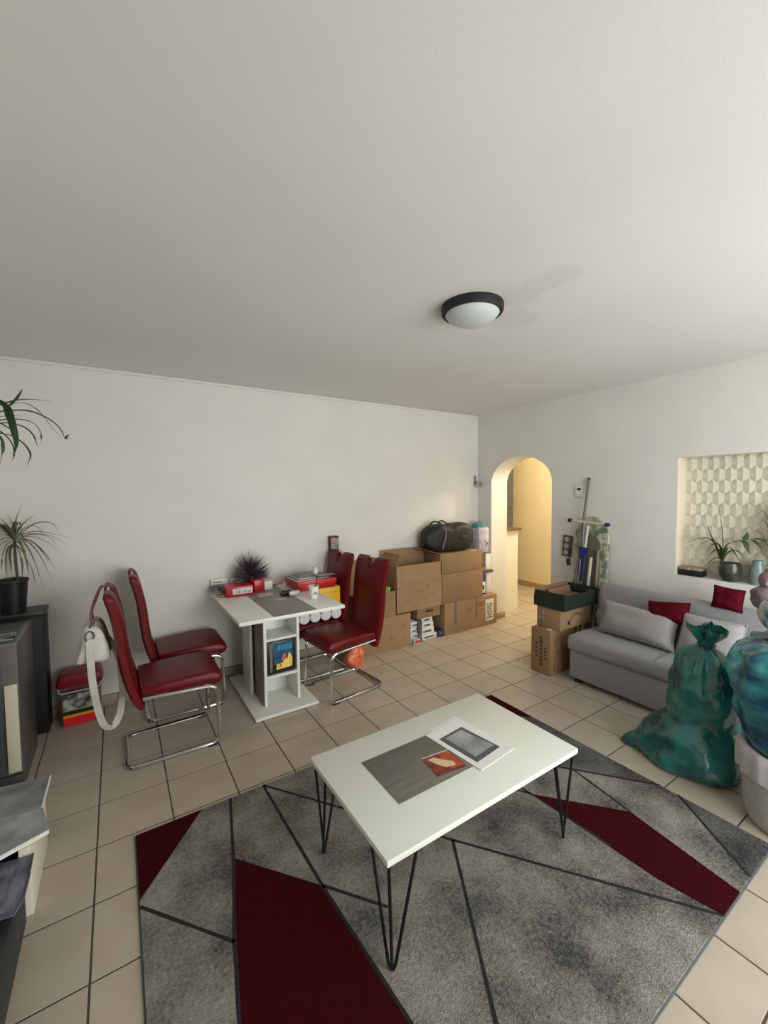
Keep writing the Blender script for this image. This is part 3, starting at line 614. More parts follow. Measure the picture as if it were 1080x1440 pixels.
b1 = carton('long plain cardboard box on the floor under two open boxes', 1.81, 2.434, 0, .332, m=card2)
marks(b1, [(.05, .14, .10, .115, -D2), (.06, .12, .13, .14, -D2), (.2, .24, .2, .23, -D2), (-.1, -.04, .05, .065, -D2), (.22, .25, .06, .08, -D2)], faint)
b3 = carton('large open cardboard box with raised back flap in the middle of the pile', 2.268, 2.842, .346, .812, openb=True, flaps=[('b', .13, .05), ('l', .12, -.35)], m=card2)
marks(b3, [(-.05, .04, .18, .20, -D2), (.08, .12, .22, .25, -D2), (.14, .2, .14, .155, -D2), (-.2, -.12, .1, .115, -D2), (.15, .22, .26, .275, -D2), (-.12, -.06, .25, .262, -D2), (.02, .1, .1, .112, -D2)], faint)
b4 = carton('open cardboard box with green leafy packet beside the red chair back', 1.80, 2.252, .333, .580, openb=True, flaps=[('b', .29, -.02), ('r', .20, .02)])
gp = tag(bx('green_packet', mat('green_white_foil', (104, 164, 48), .35, c2=(220, 226, 206), scale=14), None, 2.06, 2.21, 3.30, 3.40, .40, .618, .01), 'green and white packet sticking out of the open cardboard box', 'packet')
b5 = carton('long cardboard box with white shipping label on floor beside the arch', 2.884, 3.688, 0, .345, m=card2)
bx('shipping_label', paperm, b5, .21, .345, -D2-.0012, -D2-.0002, .05, .30, .0002)
marks(b5, [(.24+.012*(k % 7), .246+.012*(k % 7)+.003*(k % 2), .08+.03*(k//7), .102+.03*(k//7), -D2-.0013) for k in range(42) if k % 5 != 2], mat('label_ink', (70, 66, 80), .7), 'printed_label_text')
for x in (-.26, .055): bx('tape_strip', tapem, b5, x, x+.035, -D2-.0012, -D2-.0002, .10 if x < 0 else .12, .345, .0002)
marks(b5, [(-.2, -.1, .05, .06, -D2), (-.08, .0, .2, .25, -D2), (.1, .18, .24, .29, -D2)], faint)
b6 = carton('plain cardboard box in the middle of the stack under the black sports bag', 2.852, 3.455, .3465, .664)
marks(b6, [(-.1, 0, .1, .112, -D2), (.05, .1, .2, .21, -D2)], faint)
b7 = carton('upper cardboard box carrying the black sports bag', 2.828, 3.448, .6665, .882, flaps=[('l', .16, 1.25)], m=card)
bx('paper_scrap', paperm, b7, .13, .23, -D2+.002, -D2+.035, .2163, .2178, .0004)
b2 = carton('small cardboard box with a cut hand hole wedged above white packages', 2.535, 2.838, .236, .345, y0=3.30, tape=False)
D3 = (3.565-3.30)/2
marks(b2, [(-.045, .055, .055, .08, -D3)], mat('hand_hole_shadow', (70, 48, 32), .9), 'hand_hole'); marks(b2, [(-.05, .05, .03, .036, -D3)], faint)
# white packages
k = 0
pk = [(2.452, 2.535, 0, .05, 'lowest'), (2.455, 2.54, .0515, .10, ''), (2.45, 2.53, .1015, .15, ''), (2.462, 2.55, .1515, .215, '')]
for x0, x1, z0, z1, _ in pk:
    t = thing('white_package', ('lowest', 'second lowest', 'second highest', 'topmost')[k]+' white package in the narrow heap beside the grey carton', 'package', (x0, 3.30, z0), group='white packages in the left heap')
    bx('package', paperm, t, 0, x1-x0, .004*k, .22, .0006, z1-z0, .006); bx('print', mat('package_print', (150, 146, 150), .5, c2=(70, 66, 70), scale=26), t, .02, (x1-x0)-.01, .004*k-.0008, .004*k-.0002, (z1-z0)*.3, (z1-z0)*.65, .0001); k += 1
pk = [(2.595, 2.80, 0, .055), (2.59, 2.765, .0565, .125), (2.60, 2.76, .1265, .18), (2.60, 2.75, .1815, .2335)]; k = 0
for x0, x1, z0, z1 in pk:
    t = thing('white_package', ('lowest', 'second lowest', 'second highest', 'topmost')[k]+' white package in the wide heap under the hand hole box', 'package', (x0, 3.31, z0), group='white packages in the right heap')
    bx('package', paperm, t, 0, x1-x0, .004*k, .22, .0006, z1-z0, .006); bx('print', MATS['package_print'], t, .03, (x1-x0)-.04, .004*k-.0008, .004*k-.0002, (z1-z0)*.3, (z1-z0)*.65, .0001); k += 1
t = thing('grey_bottle_box', 'upright speckled grey carton between the white package heaps', 'package', (2.54, 3.29, 0)); bx('carton', mat('speckled_grey_card', (104, 102, 100), .5, c2=(60, 60, 62), scale=60), t, 0, .047, 0, .08, .0005, .228, .004); bx('print', MATS['package_print'], t, .006, .04, -.0008, -.0002, .03, .10, .0001)
t = thing('blue_package', 'small dark blue package on the floor beside the long labelled box', 'package', (2.808, 3.29, 0)); bx('package', mat('dark_blue_foil', (48, 56, 92), .4), t, 0, .068, 0, .1, .0005, .075, .01); bx('print', MATS['package_print'], t, .01, .05, -.0008, -.0002, .03, .05, .0001)
t = thing('red_print_package', 'low pale package with red print on floor before the white heap', 'package', (2.456, 3.255, 0)); bx('package', mat('pale_foil', (190, 184, 182), .4), t, 0, .08, 0, .04, .0005, .055, .006); bx('print', mat('bright_red_print', (214, 26, 34), .4), t, .015, .07, -.0008, -.0002, .02, .042, .0001)
# duffel
df = thing('sports_bag', 'black sports bag lying on the upper cardboard box', 'bag', (3.055, 3.43, .884))
blk = mat('black_nylon', (20, 21, 23), .6, var=.25, scale=10, bump=.3, bscale=30)
bm = B(); secs = []
for i in range(17):
    u = -1+2*i/16; x = .325*u; k = (1-abs(u)**6)**.5 if abs(u) < 1 else .0
    k = max(k, .55 if i in (0, 16) else k); row = []
    for j in range(28):
        a = 2*PI*j/28; cx_, sz = math.cos(a), math.sin(a); e = .5+.1*(u < 0)
        y = .128*k*math.copysign(abs(cx_)**e, cx_); z = .155+.153*(k*.9+.1)*math.copysign(abs(sz)**e, sz)*(1+.04*u)
        d_ = .014*noise.noise(Vector((x*7, y*9, z*9)))+.006*noise.noise(Vector((x*25, y*20, z*20)))
        row.append(bm.verts.new((x+d_, y*(1+d_*2), max(.001, z+d_*(sz > 0)-(.022*math.exp(-((u+.05)/.25)**2) if sz > .6 else 0)))))
    secs.append(row)
for a, b in zip(secs, secs[1:]):
    for j in range(28): bm.faces.new((a[j], a[(j+1) % 28], b[(j+1) % 28], b[j]))
bm.faces.new(secs[0]); bm.faces.new(secs[-1]); finish('bag_body', bm, blk, df, smooth=60)
bm = B(); tube(bm, spline([(-.205, -.07, .285), (-.17, -.06, .325), (-.13, -.05, .345), (-.08, -.05, .325), (-.02, -.06, .295)], 6), .009, 6); finish('handle', bm, blk, df)
bm = B(); tube(bm, spline([(-.205, .07, .285), (-.15, .06, .325), (-.08, .06, .32), (-.02, .06, .29)], 6), .009, 6); finish('handle', bm, blk, df)
bm = B(); tube(bm, spline([(-.165, -.09, .285), (-.135, -.125, .25), (-.145, -.139, .17), (-.175, -.139, .09), (-.178, -.13, .04)], 6), .0045, 6); finish('piping', bm, mat('grey_piping', (150, 150, 150), .5), df)
bm = B()
for k in range(4): box(bm, .09+k*.022, .105+k*.022, -.1445, -.139, .16, .182)
finish('logo_print', bm, mat('dull_grey_print', (78, 80, 82), .6), df, smooth=0)
# narrow stack behind, at the wall corner
t = thing('blue_white_carton', 'blue and white carton on the labelled box next to the arch', 'carton', (3.465, 3.33, .3465)); bx('carton', mat('blue_print_card', (52, 66, 128), .4), t, 0, .10, 0, .2, .0005, .27, .003); bx('white_panel', paperm, t, .02, .085, -.0009, -.0002, .02, .15, .0002); bx('dark_mark', inkm, t, .04, .065, -.0014, -.0009, .06, .11, .0002)
t = thing('white_slim_box', 'slim white box in the corner between cartons and arch', 'box', (3.575, 3.36, .3465)); bx('box', paperm, t, 0, .10, 0, .2, .0005, .215, .003); bx('lid', paperm, t, -.002, .102, -.002, .202, .2155, .24, .003)
t = thing('brown_plank', 'short dark brown plank on the slim white box', 'plank', (3.572, 3.34, .589)); bx('plank', mat('dark_brown_wood', (96, 80, 64), .6, var=.2, scale=8), t, 0, .12, 0, .2, 0, .03, .003); bx('end_grain', inkm, t, .121, .1215, .01, .19, .004, .026, .0001)
t = thing('white_upper_box', 'small white box on top of the brown plank near the arch', 'box', (3.585, 3.37, .6205)); bx('box', paperm, t, 0, .095, 0, .2, 0, .16, .003); bx('lid', paperm, t, -.002, .097, -.002, .202, .1605, .18, .003)
t = thing('dark_red_carton', 'dark purple printed carton on the blue and white carton', 'carton', (3.47, 3.34, .6185)); bx('carton', mat('dark_purple_print', (76, 54, 66), .4, c2=(120, 100, 110), scale=25), t, 0, .095, 0, .2, 0, .205, .003); bx('brown_base', card, t, -.002, .097, -.002, .202, .0, .05, .002)
t = thing('diaper_pack', 'white lilac plastic pack with teal cap behind the black sports bag', 'pack', (3.50, 3.44, .825))
bm = B(); box(bm, -.035, .14, -.09, .09, .0005, .30, .03)
for v in bm.verts: v.co += Vector((noise.noise(v.co*20), noise.noise(v.co*20+Vector((3, 3, 3))), 0))*.008
finish('pack', bm, mat('lilac_white_film', (206, 200, 210), .35, c2=(180, 172, 190), scale=14), t)
bm = B(); lathe(bm, [(0, .36), (.04, .355), (.078, .33), (.085, .30), (0, .30)], c=(.05, 0, 0), seg=20, sy=.9); finish('cap', bm, mat('teal_plastic', (72, 132, 140), .4), t)
marks_b = B()
for x, z in ((.06, .12), (.09, .10), (.075, .08)): box(marks_b, x, x+.018, -.0945, -.0925, z, z+.02)
finish('printed_spots', marks_b, mat('dark_purple_ink', (70, 50, 60), .5), t, smooth=0)
# corner spotlight
sp_ = thing('wall_spotlight', 'small silver spotlight on a bracket in the wall corner', 'spotlight', (3.655, 3.585, 1.60))
bm = B(); box(bm, -.02, .0, -.004, .012, .03, .13, .003); finish('bracket', bm, mat('brushed_grey', (150, 148, 144), .4, .8), sp_)
bm = B(); tube(bm, [(-.01, -.004, .06), (-.008, -.03, .035)], .006, 8); finish('arm', bm, MATS['brushed_grey'], sp_)
bm = B(); lathe(bm, [(0, -.04), (.022, -.04), (.03, -.02), (.03, .04), (.026, .042), (.02, .03), (0, .03)], seg=18, mx=T(.0, -.05, .02) @ R(.35, 'Z') @ R(PI/2, 'Y')); finish('spot_head', bm, mat('satin_silver', (190, 188, 184), .3, .9), sp_)
# ================================================================== SOFA
so = thing('sofa', 'light grey fabric sofa bed standing against the wall below the niche', 'sofa', (0, 0, 0))
SY0, SY1, SXF = .02, 1.95, 3.0
bm = B(); box(bm, SXF+.03, 3.64, SY0+.01, SY1-.01, .035, .265, .02); finish('base', bm, sofam, so)
bm = B(); box(bm, SXF, 3.56, SY0, SY1, .262, .385, .035); 
bmesh.ops.subdivide_edges(bm, edges=[e for e in bm.edges if e.calc_length() > .3], cuts=6, use_grid_fill=True)
for v in bm.verts: v.co.z += .008*noise.noise(v.co*3.5)
finish('seat_cushion', bm, sofam, so, smooth=50)
for y in (.65, 1.30): bx('seat_seam', mat('sofa_seam', (120, 119, 122), .95), so, SXF+.02, 3.5, y-.002, y+.002, .38, .393, .001)
bm = B(); mx = T(3.47, 0, .37) @ R(.17, 'Y'); box(bm, -.07, .075, SY0, SY1, 0, .375, .045, mx); finish('backrest', bm, sofam, so, smooth=50)
for x, y in ((3.08, 1.88), (3.08, .1), (3.55, 1.88), (3.55, .1)): bx('foot', blackm, so, x-.025, x+.025, y-.025, y+.025, .0005, .036, .002)
def cushion(name, label, m, y, z, w, h, t, x, lean, roll=0, yaw=0, grp=None):
    r = thing(name, label, 'pillow', (x, y, z), 0, grp); mx = R(yaw, 'Z') @ R(lean, 'Y') @ R(PI/2, 'Z') @ R(PI/2, 'X') @ R(roll, 'Z')
    bm = B(); pillow(bm, w, h, t, 16, mx); c = finish('cushion', bm, m, r, smooth=80)
    bm = B(); n = 24; P = []
    for k in range(4*n):
        s = k//n; u = (k % n)/n*2-1; a, b = ((u, -1), (1, u), (-u, 1), (-1, -u))[s]
        P.append(mx @ Vector((a*w/2*(1-.06*(1-b*b)), b*h/2*(1-.06*(1-a*a)), 0)))
    tube(bm, P, .004, 5, closed=True); finish('piping', bm, m, r)
    return r
cushion('long_pillow', 'large light grey pillow leaning on the sofa beside the smaller one', pillm, 1.565, .515, .56, .255, .15, 3.315, .40, .0, -.04)
cushion('square_pillow', 'light grey pillow on the sofa beneath a burgundy cushion behind the green sack', pillm, 1.10, .535, .36, .28, .15, 3.32, .36)
cushion('burgundy_cushion', 'burgundy cushion lying tilted between two grey pillows on the sofa', burg, 1.375, .635, .27, .17, .12, 3.37, .55, -.16)
cushion('burgundy_cushion', 'burgundy cushion propped high on the sofa back below the niche', burg, 1.055, .795, .17, .15, .10, 3.47, .12, .06)
cushion('small_grey_pillow', 'grey pillow standing at the sofa end beside the green crate', sofam, 1.845, .485, .24, .19, .11, 3.425, .25, .35, -.5)
# ================================================================== CARTONS BESIDE THE SOFA
def boxthing(name, label, loc, rz, w, d, h, m, cat='box'):
    t = thing(name, label, cat, loc, rz); bx('carton', m, t, 0, w, 0, d, .0005, h, .003); return t
tb1 = boxthing('cardboard_box', 'upright cardboard box with vertical lettering between sofa and arch', (2.955, 2.06, 0), 0, .34, .185, .38, card)
bm = B()
for k in range(8): box(bm, -.0009, -.0002, .075+.004*(k % 2), .100-.003*(k % 3), .07+k*.032, .07+k*.032+.024)
for k in range(4): box(bm, -.0009, -.0002, .035, .055, .13+k*.03, .145+k*.03); box(bm, -.0009, -.0002, .12, .14, .14+k*.035, .155+k*.035)
finish('printed_lettering', bm, inkm, tb1, smooth=0); bx('cut_line', mat('dark_brown_edge', (104, 76, 50), .9), tb1, .06, .34, -.0009, -.0002, .19, .196, .0002); bx('cut_line', MATS['dark_brown_edge'], tb1, .055, .061, -.0009, -.0002, .02, .196, .0002)
bx('paper_scrap', paperm, tb1, .03, .06, .02, .06, .3803, .3812, .0002)
tb2 = boxthing('parcel_box', 'cardboard parcel with black curved arrow under the green crate', (3.03, 2.02, .3815), 0, .45, .225, .17, card2)
bm = B(); P = [(.13+.17*t_, .035+.075*math.sin(PI*(t_*.72+.08))) for t_ in [k/14 for k in range(15)]]
for (a, b), (c, d) in zip(P, P[1:]):
    q = [bm.verts.new(v) for v in ((a, -.0008, b), (c, -.0008, d), (c, -.0008, d+.009), (a, -.0008, b+.009))]; bm.faces.new(q)
q = [bm.verts.new(v) for v in ((.095, -.0008, .04), (.145, -.0008, .03), (.115, -.0008, .075))]; bm.faces.new(q); finish('printed_arrow', bm, mat('black_ink', (28, 28, 26), .7), tb2, smooth=0)
bm = B(); box(bm, -.0009, -.0002, .16, .20, .03, .13); finish('printed_badge', bm, mat('maroon_print', (104, 50, 46), .6, c2=(210, 190, 184), scale=30), tb2, smooth=0)
gc = thing('fruit_crate', 'open dark green cardboard fruit crate on top of the parcel', 'crate', (3.02, 1.98, .553), 0)
grn = mat('dark_green_card', (28, 40, 27), .7, var=.15, scale=9)
bm = B(); W2, D_, H2, th = .485, .29, .125, .006
box(bm, 0, W2, 0, th, .0005, H2); box(bm, 0, W2, D_-th, D_, .0005, H2*.8); box(bm, 0, th, th, D_-th, .0005, H2*1.1); box(bm, W2-th, W2, th, D_-th, .0005, H2*1.1); finish('sides', bm, grn, gc, smooth=0)
bx('bottom', cardin, gc, th, W2-th, th, D_-th, .001, .008, .0005); bx('inner_lining', cardin, gc, th+.001, W2-th-.001, D_-th-.005, D_-th-.001, .008, .15, .0005)
for x in (th, W2-.09): bx('corner_tab', grn, gc, x, x+.08, .008, .09, H2*.9, H2*.9+.005, .001)
bx('brown_flap', cardin, gc, .12, .43, .20, .205, .06, .17, .001, R(-.2, 'X')); bx('packing_paper', cardin, gc, .03, .45, .02, .26, .06, .066, .002)
# ================================================================== IRONING BOARD
ib = thing('ironing_board', 'folded ironing board with leaf-patterned cover leaning on the wall', 'ironing board', (3.50, 2.135, 0))
covm = mat('leaf_pattern_cover', (196, 192, 170), .9, c2=(104, 122, 104), scale=16, detail=2, lo=.42, hi=.62)
lean = T(.085, 0, 0) @ R(.08, 'Y')
def outline(hw, top, bot, n=14):
    P = [(-hw, bot), (hw, bot)]
    for k in range(n+1): a = PI*k/n; P.append((hw*math.cos(a), top-hw*1.15+hw*1.15*math.sin(a)))
    return P
def slab(name, m, hw, top, bot, x0, x1):
    bm = B(); prism(bm, outline(hw, top, bot), x0, x1, lean @ R(PI/2, 'Z') @ R(PI/2, 'X')); return finish(name, bm, m, ib, smooth=30)
slab('cover', covm, .155, 1.30, .05, -.018, .018); slab('underside', mat('grey_green_felt', (104, 104, 92), .9), .095, 1.13, .12, -.024, -.0182)
cream = mat('cream_enamel', (206, 200, 184), .35); silv = mat('silver_tube', (176, 178, 180), .3, .8); blue = mat('navy_blue_plastic', (34, 36, 104), .45)
def bar(name, m, pts, r, mx=lean):
    bm = B(); tube(bm, [mx @ Vector((-x, y, z)) for x, y, z in pts], r, 10); return finish(name, bm, m, ib)
# local: x towards room (negative world X), y along wall, z up
bar('leg', silv, [(.060, .045, 1.24), (.062, .040, .10)], .011); bar('leg', cream, [(.062, .008, 1.22), (.062, .030, .95), (.060, .045, .78)], .012)
bar('leg', cream, [(.050, -.030, .93), (.055, .012, .08)], .014); bar('leg', mat('khaki_tube', (140, 134, 112), .4), [(.036, -.085, 1.0), (.036, -.08, .08)], .012); bar('leg', silv, [(.062, .06, .90), (.062, .085, .08)], .010)
bar('foot_bar', cream, [(.064, .185, 1.255), (.064, -.165, 1.235)], .012)
for y, z, m in ((.205, 1.256, blackm), (-.185, 1.234, blue)): bar('foot_cap', m, [(.064, y, z), (.064, y-.035*math.copysign(1, y), z)], .017)
bm = B(); prism(bm, [(.075, 1.02), (-.02, 1.01), (-.012, .97), (.012, .93), (.03, .70), (.05, .70), (.04, .90), (.07, .96)], -.088, -.074, lean @ Matrix(((0, 0, 1, 0), (1, 0, 0, 0), (0, 1, 0, 0), (0, 0, 0, 1)))); finish('hinge_bracket', bm, blue, ib, smooth=0)
bm = B(); tube(bm, [(.04, .150, .90), (.045, .152, .87), (.05, .150, .84)], .02, 8); finish('catch', bm, blackm, ib)
mh = thing('broom_handle', 'thin grey pole leaning on the wall behind the ironing board', 'pole', (3.60, 2.215, 0))
bm = B(); tube(bm, [(-.12, .045, .02), (.083, -.035, 1.64)], .0115, 10); finish('pole', bm, mat('grey_pole', (112, 108, 108), .5), mh); bm = B(); tube(bm, [(.083, -.035, 1.641), (.0844, -.0355, 1.655)], .0135, 10); finish('end_cap', bm, blackm, mh)
ls = thing('light_switch', 'white wall switch with small dark window beside the arch', 'switch', (XR, 2.285, 1.53))
bx('plate', whitem, ls, -.012, -.0005, -.035, .035, -.055, .055, .003); bx('dark_window', blackm, ls, -.0135, -.0122, -.025, .012, .012, .032, .0005); bx('rocker', whitem, ls, -.015, -.0122, -.025, .025, -.045, .0, .001)
sk = thing('socket_strip', 'dark strip with three pale discs hanging on wall left of ironing board', 'socket', (XR-.012, 2.39, 1.0))
bx('plate', mat('dark_taupe_plastic', (78, 72, 66), .5), sk, -.012, .0, -.048, .048, -.105, .105, .004, R(.09, 'X'))
for z in (.065, 0, -.065):
    bm = B(); lathe(bm, [(0, 0), (.024, 0), (.026, .004), (0, .005)], seg=20, mx=R(.09, 'X') @ T(-.0122, .004, z) @ R(-PI/2, 'Y')); finish('disc', bm, mat('pale_disc', (172, 168, 162), .4), sk)
# ================================================================== NICHE CONTENTS
gleaf = mat('dull_green_leaf', (60, 76, 46), .5, c2=(84, 100, 60), scale=20); gleaf2 = mat('yellow_green_leaf', (108, 118, 58), .5, var=.2, scale=20)
t = thing('dark_case', 'black case with a beige lid lying at the niche corner', 'case', (3.725, 1.30, NZ0+.0005)); bx('case', mat('dark_navy_case', (18, 18, 34), .4), t, 0, .10, 0, .155, 0, .045, .003); bx('beige_lid', mat('beige_lid', (150, 138, 112), .5), t, .0, .10, 0, .155, .0455, .066, .004); bx('clasp', paperm, t, -.002, .0, .08, .09, .048, .056, .0004)
np_ = thing('potted_plant', 'potted plant with drooping green leaves standing in the niche', 'plant', (3.758, 1.135, NZ0+.0005))
bm = B(); lathe(bm, [(0, 0), (.045, 0), (.062, .03), (.068, .09), (.060, .135), (.054, .13), (.058, .09), (0, .085)], seg=24); finish('pot', bm, mat('dark_glass_pot', (46, 50, 44), .2, c2=(84, 84, 72), scale=9), np_)
bm = B(); lathe(bm, [(0, .128), (.03, .132), (.053, .128)], seg=16); finish('soil', bm, mat('soil', (40, 32, 24), .95), np_)
def pxleaf(parent, pts, w, m, plane, off=None, name='leaf', depth=None, fold=.2):
    P = []
    for i, (x, y) in enumerate(pts):
        d = (depth[i] if depth else 0); p = (at_x(x, y, plane[1]+d) if plane[0] == 'x' else at_y(x, y, plane[1]+d)); P.append(p-parent.location)
    bm = B(); ribbon(bm, spline(P, 5), w, fold); return finish(name, bm, m, parent, smooth=60)
for pts, w, m in (([(1014, 792), (1016, 758), (1013, 730), (1010.6, 711)], .012, gleaf), ([(1013, 790), (1004, 765), (998, 750), (993, 736)], .022, gleaf), ([(1013, 785), (1004, 762), (990, 757), (975, 759), (964, 765)], .018, gleaf),
  ([(1014, 786), (1003, 762), (990, 763), (979, 770)], .018, gleaf), ([(1015, 785), (1010, 766), (1001, 767), (992, 773)], .028, gleaf), ([(1015, 788), (1012, 775), (1004, 776), (996, 782)], .034, gleaf), ([(1016, 785), (1022, 768), (1033, 762), (1057, 758), (1085, 753)], .014, gleaf),
  ([(1040, 761), (1046, 764), (1050, 772), (1054, 781)], .030, gleaf), ([(1055, 759), (1061, 763), (1066, 767), (1071, 773)], .022, gleaf), ([(1048, 760), (1050, 755), (1051, 748)], .024, gleaf), ([(1060, 758), (1072, 760), (1080, 766)], .02, gleaf),
  ([(1014, 788), (1016, 789), (1002, 793), (994, 802), (988, 812)], .012, gleaf), ([(1016, 786), (1025, 771), (1034, 780), (1042, 793)], .016, gleaf), ([(1015, 787), (1007, 785), (999, 790), (992, 796)], .02, gleaf),
  ([(1017, 787), (1028, 775), (1038, 776), (1046, 784)], .018, gleaf), ([(1014, 789), (1020, 795), (1022, 806)], .012, gleaf)):
    pxleaf(np_, pts, w*1.7, m, ('x', 3.765), depth=[.0]+[-.012*i for i in range(1, len(pts))])
t = thing('glass_vase', 'grey green glass vase beside the potted plant in the niche', 'vase', (3.775, .985, NZ0+.0005))
bm = B(); lathe(bm, [(0, 0), (.04, 0), (.05, .04), (.045, .11), (.028, .15), (.03, .17), (.026, .17), (.024, .15), (.038, .11), (0, .02)], seg=22); finish('vase', bm, mat('grey_green_glass', (120, 138, 134), .15), t)
np2 = thing('palm_plant', 'yellow green palm plant at the far side of the niche', 'plant', (3.77, .865, NZ0+.0005))
bm = B(); lathe(bm, [(0, 0), (.05, 0), (.062, .12), (.058, .12), (.05, .10), (0, .10)], seg=22); finish('pot', bm, mat('terracotta_grey', (110, 100, 90), .8), np2)
for k in range(22):
    a = random.uniform(0, 2*PI); r_ = random.uniform(.10, .22); h = random.uniform(.32, .62)
    d = Vector((math.cos(a)*.28-.10, math.sin(a), 0)); P = [Vector((0, 0, .10)), Vector((0, 0, h*.6))+d*r_*.25, Vector((0, 0, h))+d*r_*.65, Vector((0, 0, h*.9))+d*r_*1.05]
    bm = B(); ribbon(bm, spline(P, 5), .024, .2); finish('leaf', bm, gleaf2 if k % 3 else gleaf, np2, smooth=60)
# ================================================================== SACKS ON THE RIGHT
gs = thing('green_sack', 'tall tied green translucent plastic sack on floor before the sofa', 'sack', (2.70, .985, 0))
gpm = mat('green_plastic_film', (10, 66, 68), .26, c2=(48, 128, 120), scale=5.5, detail=6, coat=.4, bump=.7, bscale=16)  # noise colour: lighter patches paint in highlights, darker ones suggest the contents
bm = B(); blob(bm, [(.02, 0), (.21, .002), (.258, .03), (.246, .10), (.215, .20), (.163, .27), (.158, .36), (.165, .46), (.152, .56), (.10, .635), (.042, .675)], (0, 0, 0), seg=72, amp=.032, fr=6, sy=1.0, sx=.92)
for v in bm.verts:
    a = math.atan2(v.co.y, v.co.x); k = max(0, (v.co.z-.36)/.32); k2 = max(0, 1-v.co.z/.10)
    r = 1+.10*k*math.sin(11*a+v.co.z*6)+.05*k*math.sin(23*a); v.co.x *= r; v.co.y *= r
    v.co.y -= .075*min(1, v.co.z/.45)
    pk_ = math.exp(-((a-2.05)/.16)**2)*k2; v.co += Vector((math.cos(a), math.sin(a), 0))*.10*pk_
finish('sack_body', bm, gpm, gs, smooth=70)
bm = B(); seg = 40; rows = []
for z, r_, am in ((.655, .050, .1), (.68, .036, .12), (.70, .036, .15), (.725, .050, .35), (.755, .066, .5), (.785, .068, .55)):
    rows.append([bm.verts.new((math.cos(2*PI*k/seg)*r_*(1+am*math.sin(7*2*PI*k/seg+z*9)), math.sin(2*PI*k/seg)*r_*(1+am*math.sin(5*2*PI*k/seg)), z+.025*am*math.sin(9*2*PI*k/seg))) for k in range(seg)])
for a, b in zip(rows, rows[1:]):
    for k in range(seg): bm.faces.new((a[k], a[(k+1) % seg], b[(k+1) % seg], b[k]))
[setattr(v.co, 'y', v.co.y-.075) for v in bm.verts]; finish('gathered_neck', bm, gpm, gs, smooth=70)
bm = B(); tube(bm, [(.039*math.cos(2*PI*k/20), .039*math.sin(2*PI*k/20)-.075, .688) for k in range(20)], .006, 6, closed=True); finish('tie', bm, mat('dark_green_tie', (10, 44, 44), .4), gs)
# grey tub
TBX, TBY = 2.55, .485
tu = thing('storage_tub', 'round pale grey tub with a gathered cloth liner below the blue sack', 'tub', (TBX, TBY, 0))
tubm = mat('pale_grey_fabric', (184, 180, 182), .85, var=.05, scale=30, bump=.1, bscale=200)
bm = B(); lathe(bm, [(0, .0006), (.16, .0006), (.19, .012), (.200, .05), (.208, .20), (.214, .345), (.200, .350), (.19, .33), (0, .325)], seg=48); finish('tub', bm, tubm, tu, smooth=60)
bm = B(); seg = 96; rows = []
for z, r_, am in ((.352, .196, 0), (.362, .212, .2), (.352, .228, .5), (.32, .232, .8), (.275, .231, 1), (.235, .228, 1.2)):
    rows.append([bm.verts.new((math.cos(2*PI*k/seg)*(r_+.006*am*math.sin(2*PI*k/seg*17)), math.sin(2*PI*k/seg)*(r_+.006*am*math.sin(2*PI*k/seg*17)), z+(.018*am*noise.noise(Vector((k*.35, 0, 0))) if am > .9 else 0))) for k in range(seg)])
for a, b in zip(rows, rows[1:]):
    for k in range(seg): bm.faces.new((a[k], a[(k+1) % seg], b[(k+1) % seg], b[k]))
finish('cloth_liner', bm, mat('pale_grey_cloth', (196, 193, 196), .9, bump=.1, bscale=150), tu, smooth=70)
bs = thing('blue_sack', 'bulging blue and turquoise plastic sack standing on the grey tub', 'sack', (TBX, TBY, .352))
bpm = mat('blue_plastic_film', (20, 72, 100), .26, c2=(76, 178, 186), scale=6, detail=5, coat=.4, bump=.6, bscale=14, stretch=(.8, .8, 1.7), lo=.42, hi=.66)
bm = B(); blob(bm, [(.03, .0), (.17, .004), (.215, .04), (.235, .12), (.25, .22), (.262, .33), (.25, .42), (.19, .485), (.10, .50)], (0, 0, 0), seg=72, amp=.028, fr=7, seedv=(4, 2, 7))
for v in bm.verts:
    a = math.atan2(v.co.y, v.co.x); k = max(0, (v.co.z-.36)/.15); r = 1+.07*k*math.sin(15*a); v.co.x *= r; v.co.y *= r; r = 1+.008*math.sin(v.co.z*62+2*math.sin(a*2)); v.co.x *= r; v.co.y *= r
finish('sack_body', bm, bpm, bs, smooth=70)
bm = B(); tube(bm, [(.10*math.cos(2*PI*k/24), .10*math.sin(2*PI*k/24), .512+.006*math.sin(k*2.2)) for k in range(24)], .016, 8, closed=True); finish('knotted_rim', bm, bpm, bs)
tg = thing('toy_bag', 'white and blue marbled bag filled with soft toys on the blue sack', 'bag', (TBX+.05, TBY+.02, .884))
bm = B(); blob(bm, [(.03, 0), (.13, .004), (.165, .05), (.18, .12), (.175, .15), (.155, .14), (.02, .10)], (0, 0, 0), seg=48, amp=.018, fr=8, seedv=(1, 8, 3)); finish('bag_body', bm, mat('marbled_blue_white', (70, 112, 136), .5, c2=(226, 226, 222), scale=9, detail=5, lo=.45, hi=.58), tg, smooth=70)
def toy(name, lab, c, prof, m, parts, cat='toy'):
    t = thing(name, lab, cat, c); bm = B(); blob(bm, prof, (0, 0, 0), seg=30, amp=.012, fr=16, seedv=c); finish('plush_body', bm, m, t, smooth=80)
    for nm, mm, p, r_ in parts:
        bm = B(); bmesh.ops.create_uvsphere(bm, u_segments=14, v_segments=10, radius=r_); 
        for v in bm.verts: v.co += Vector(p)
        finish(nm, bm, mm, t, smooth=80)
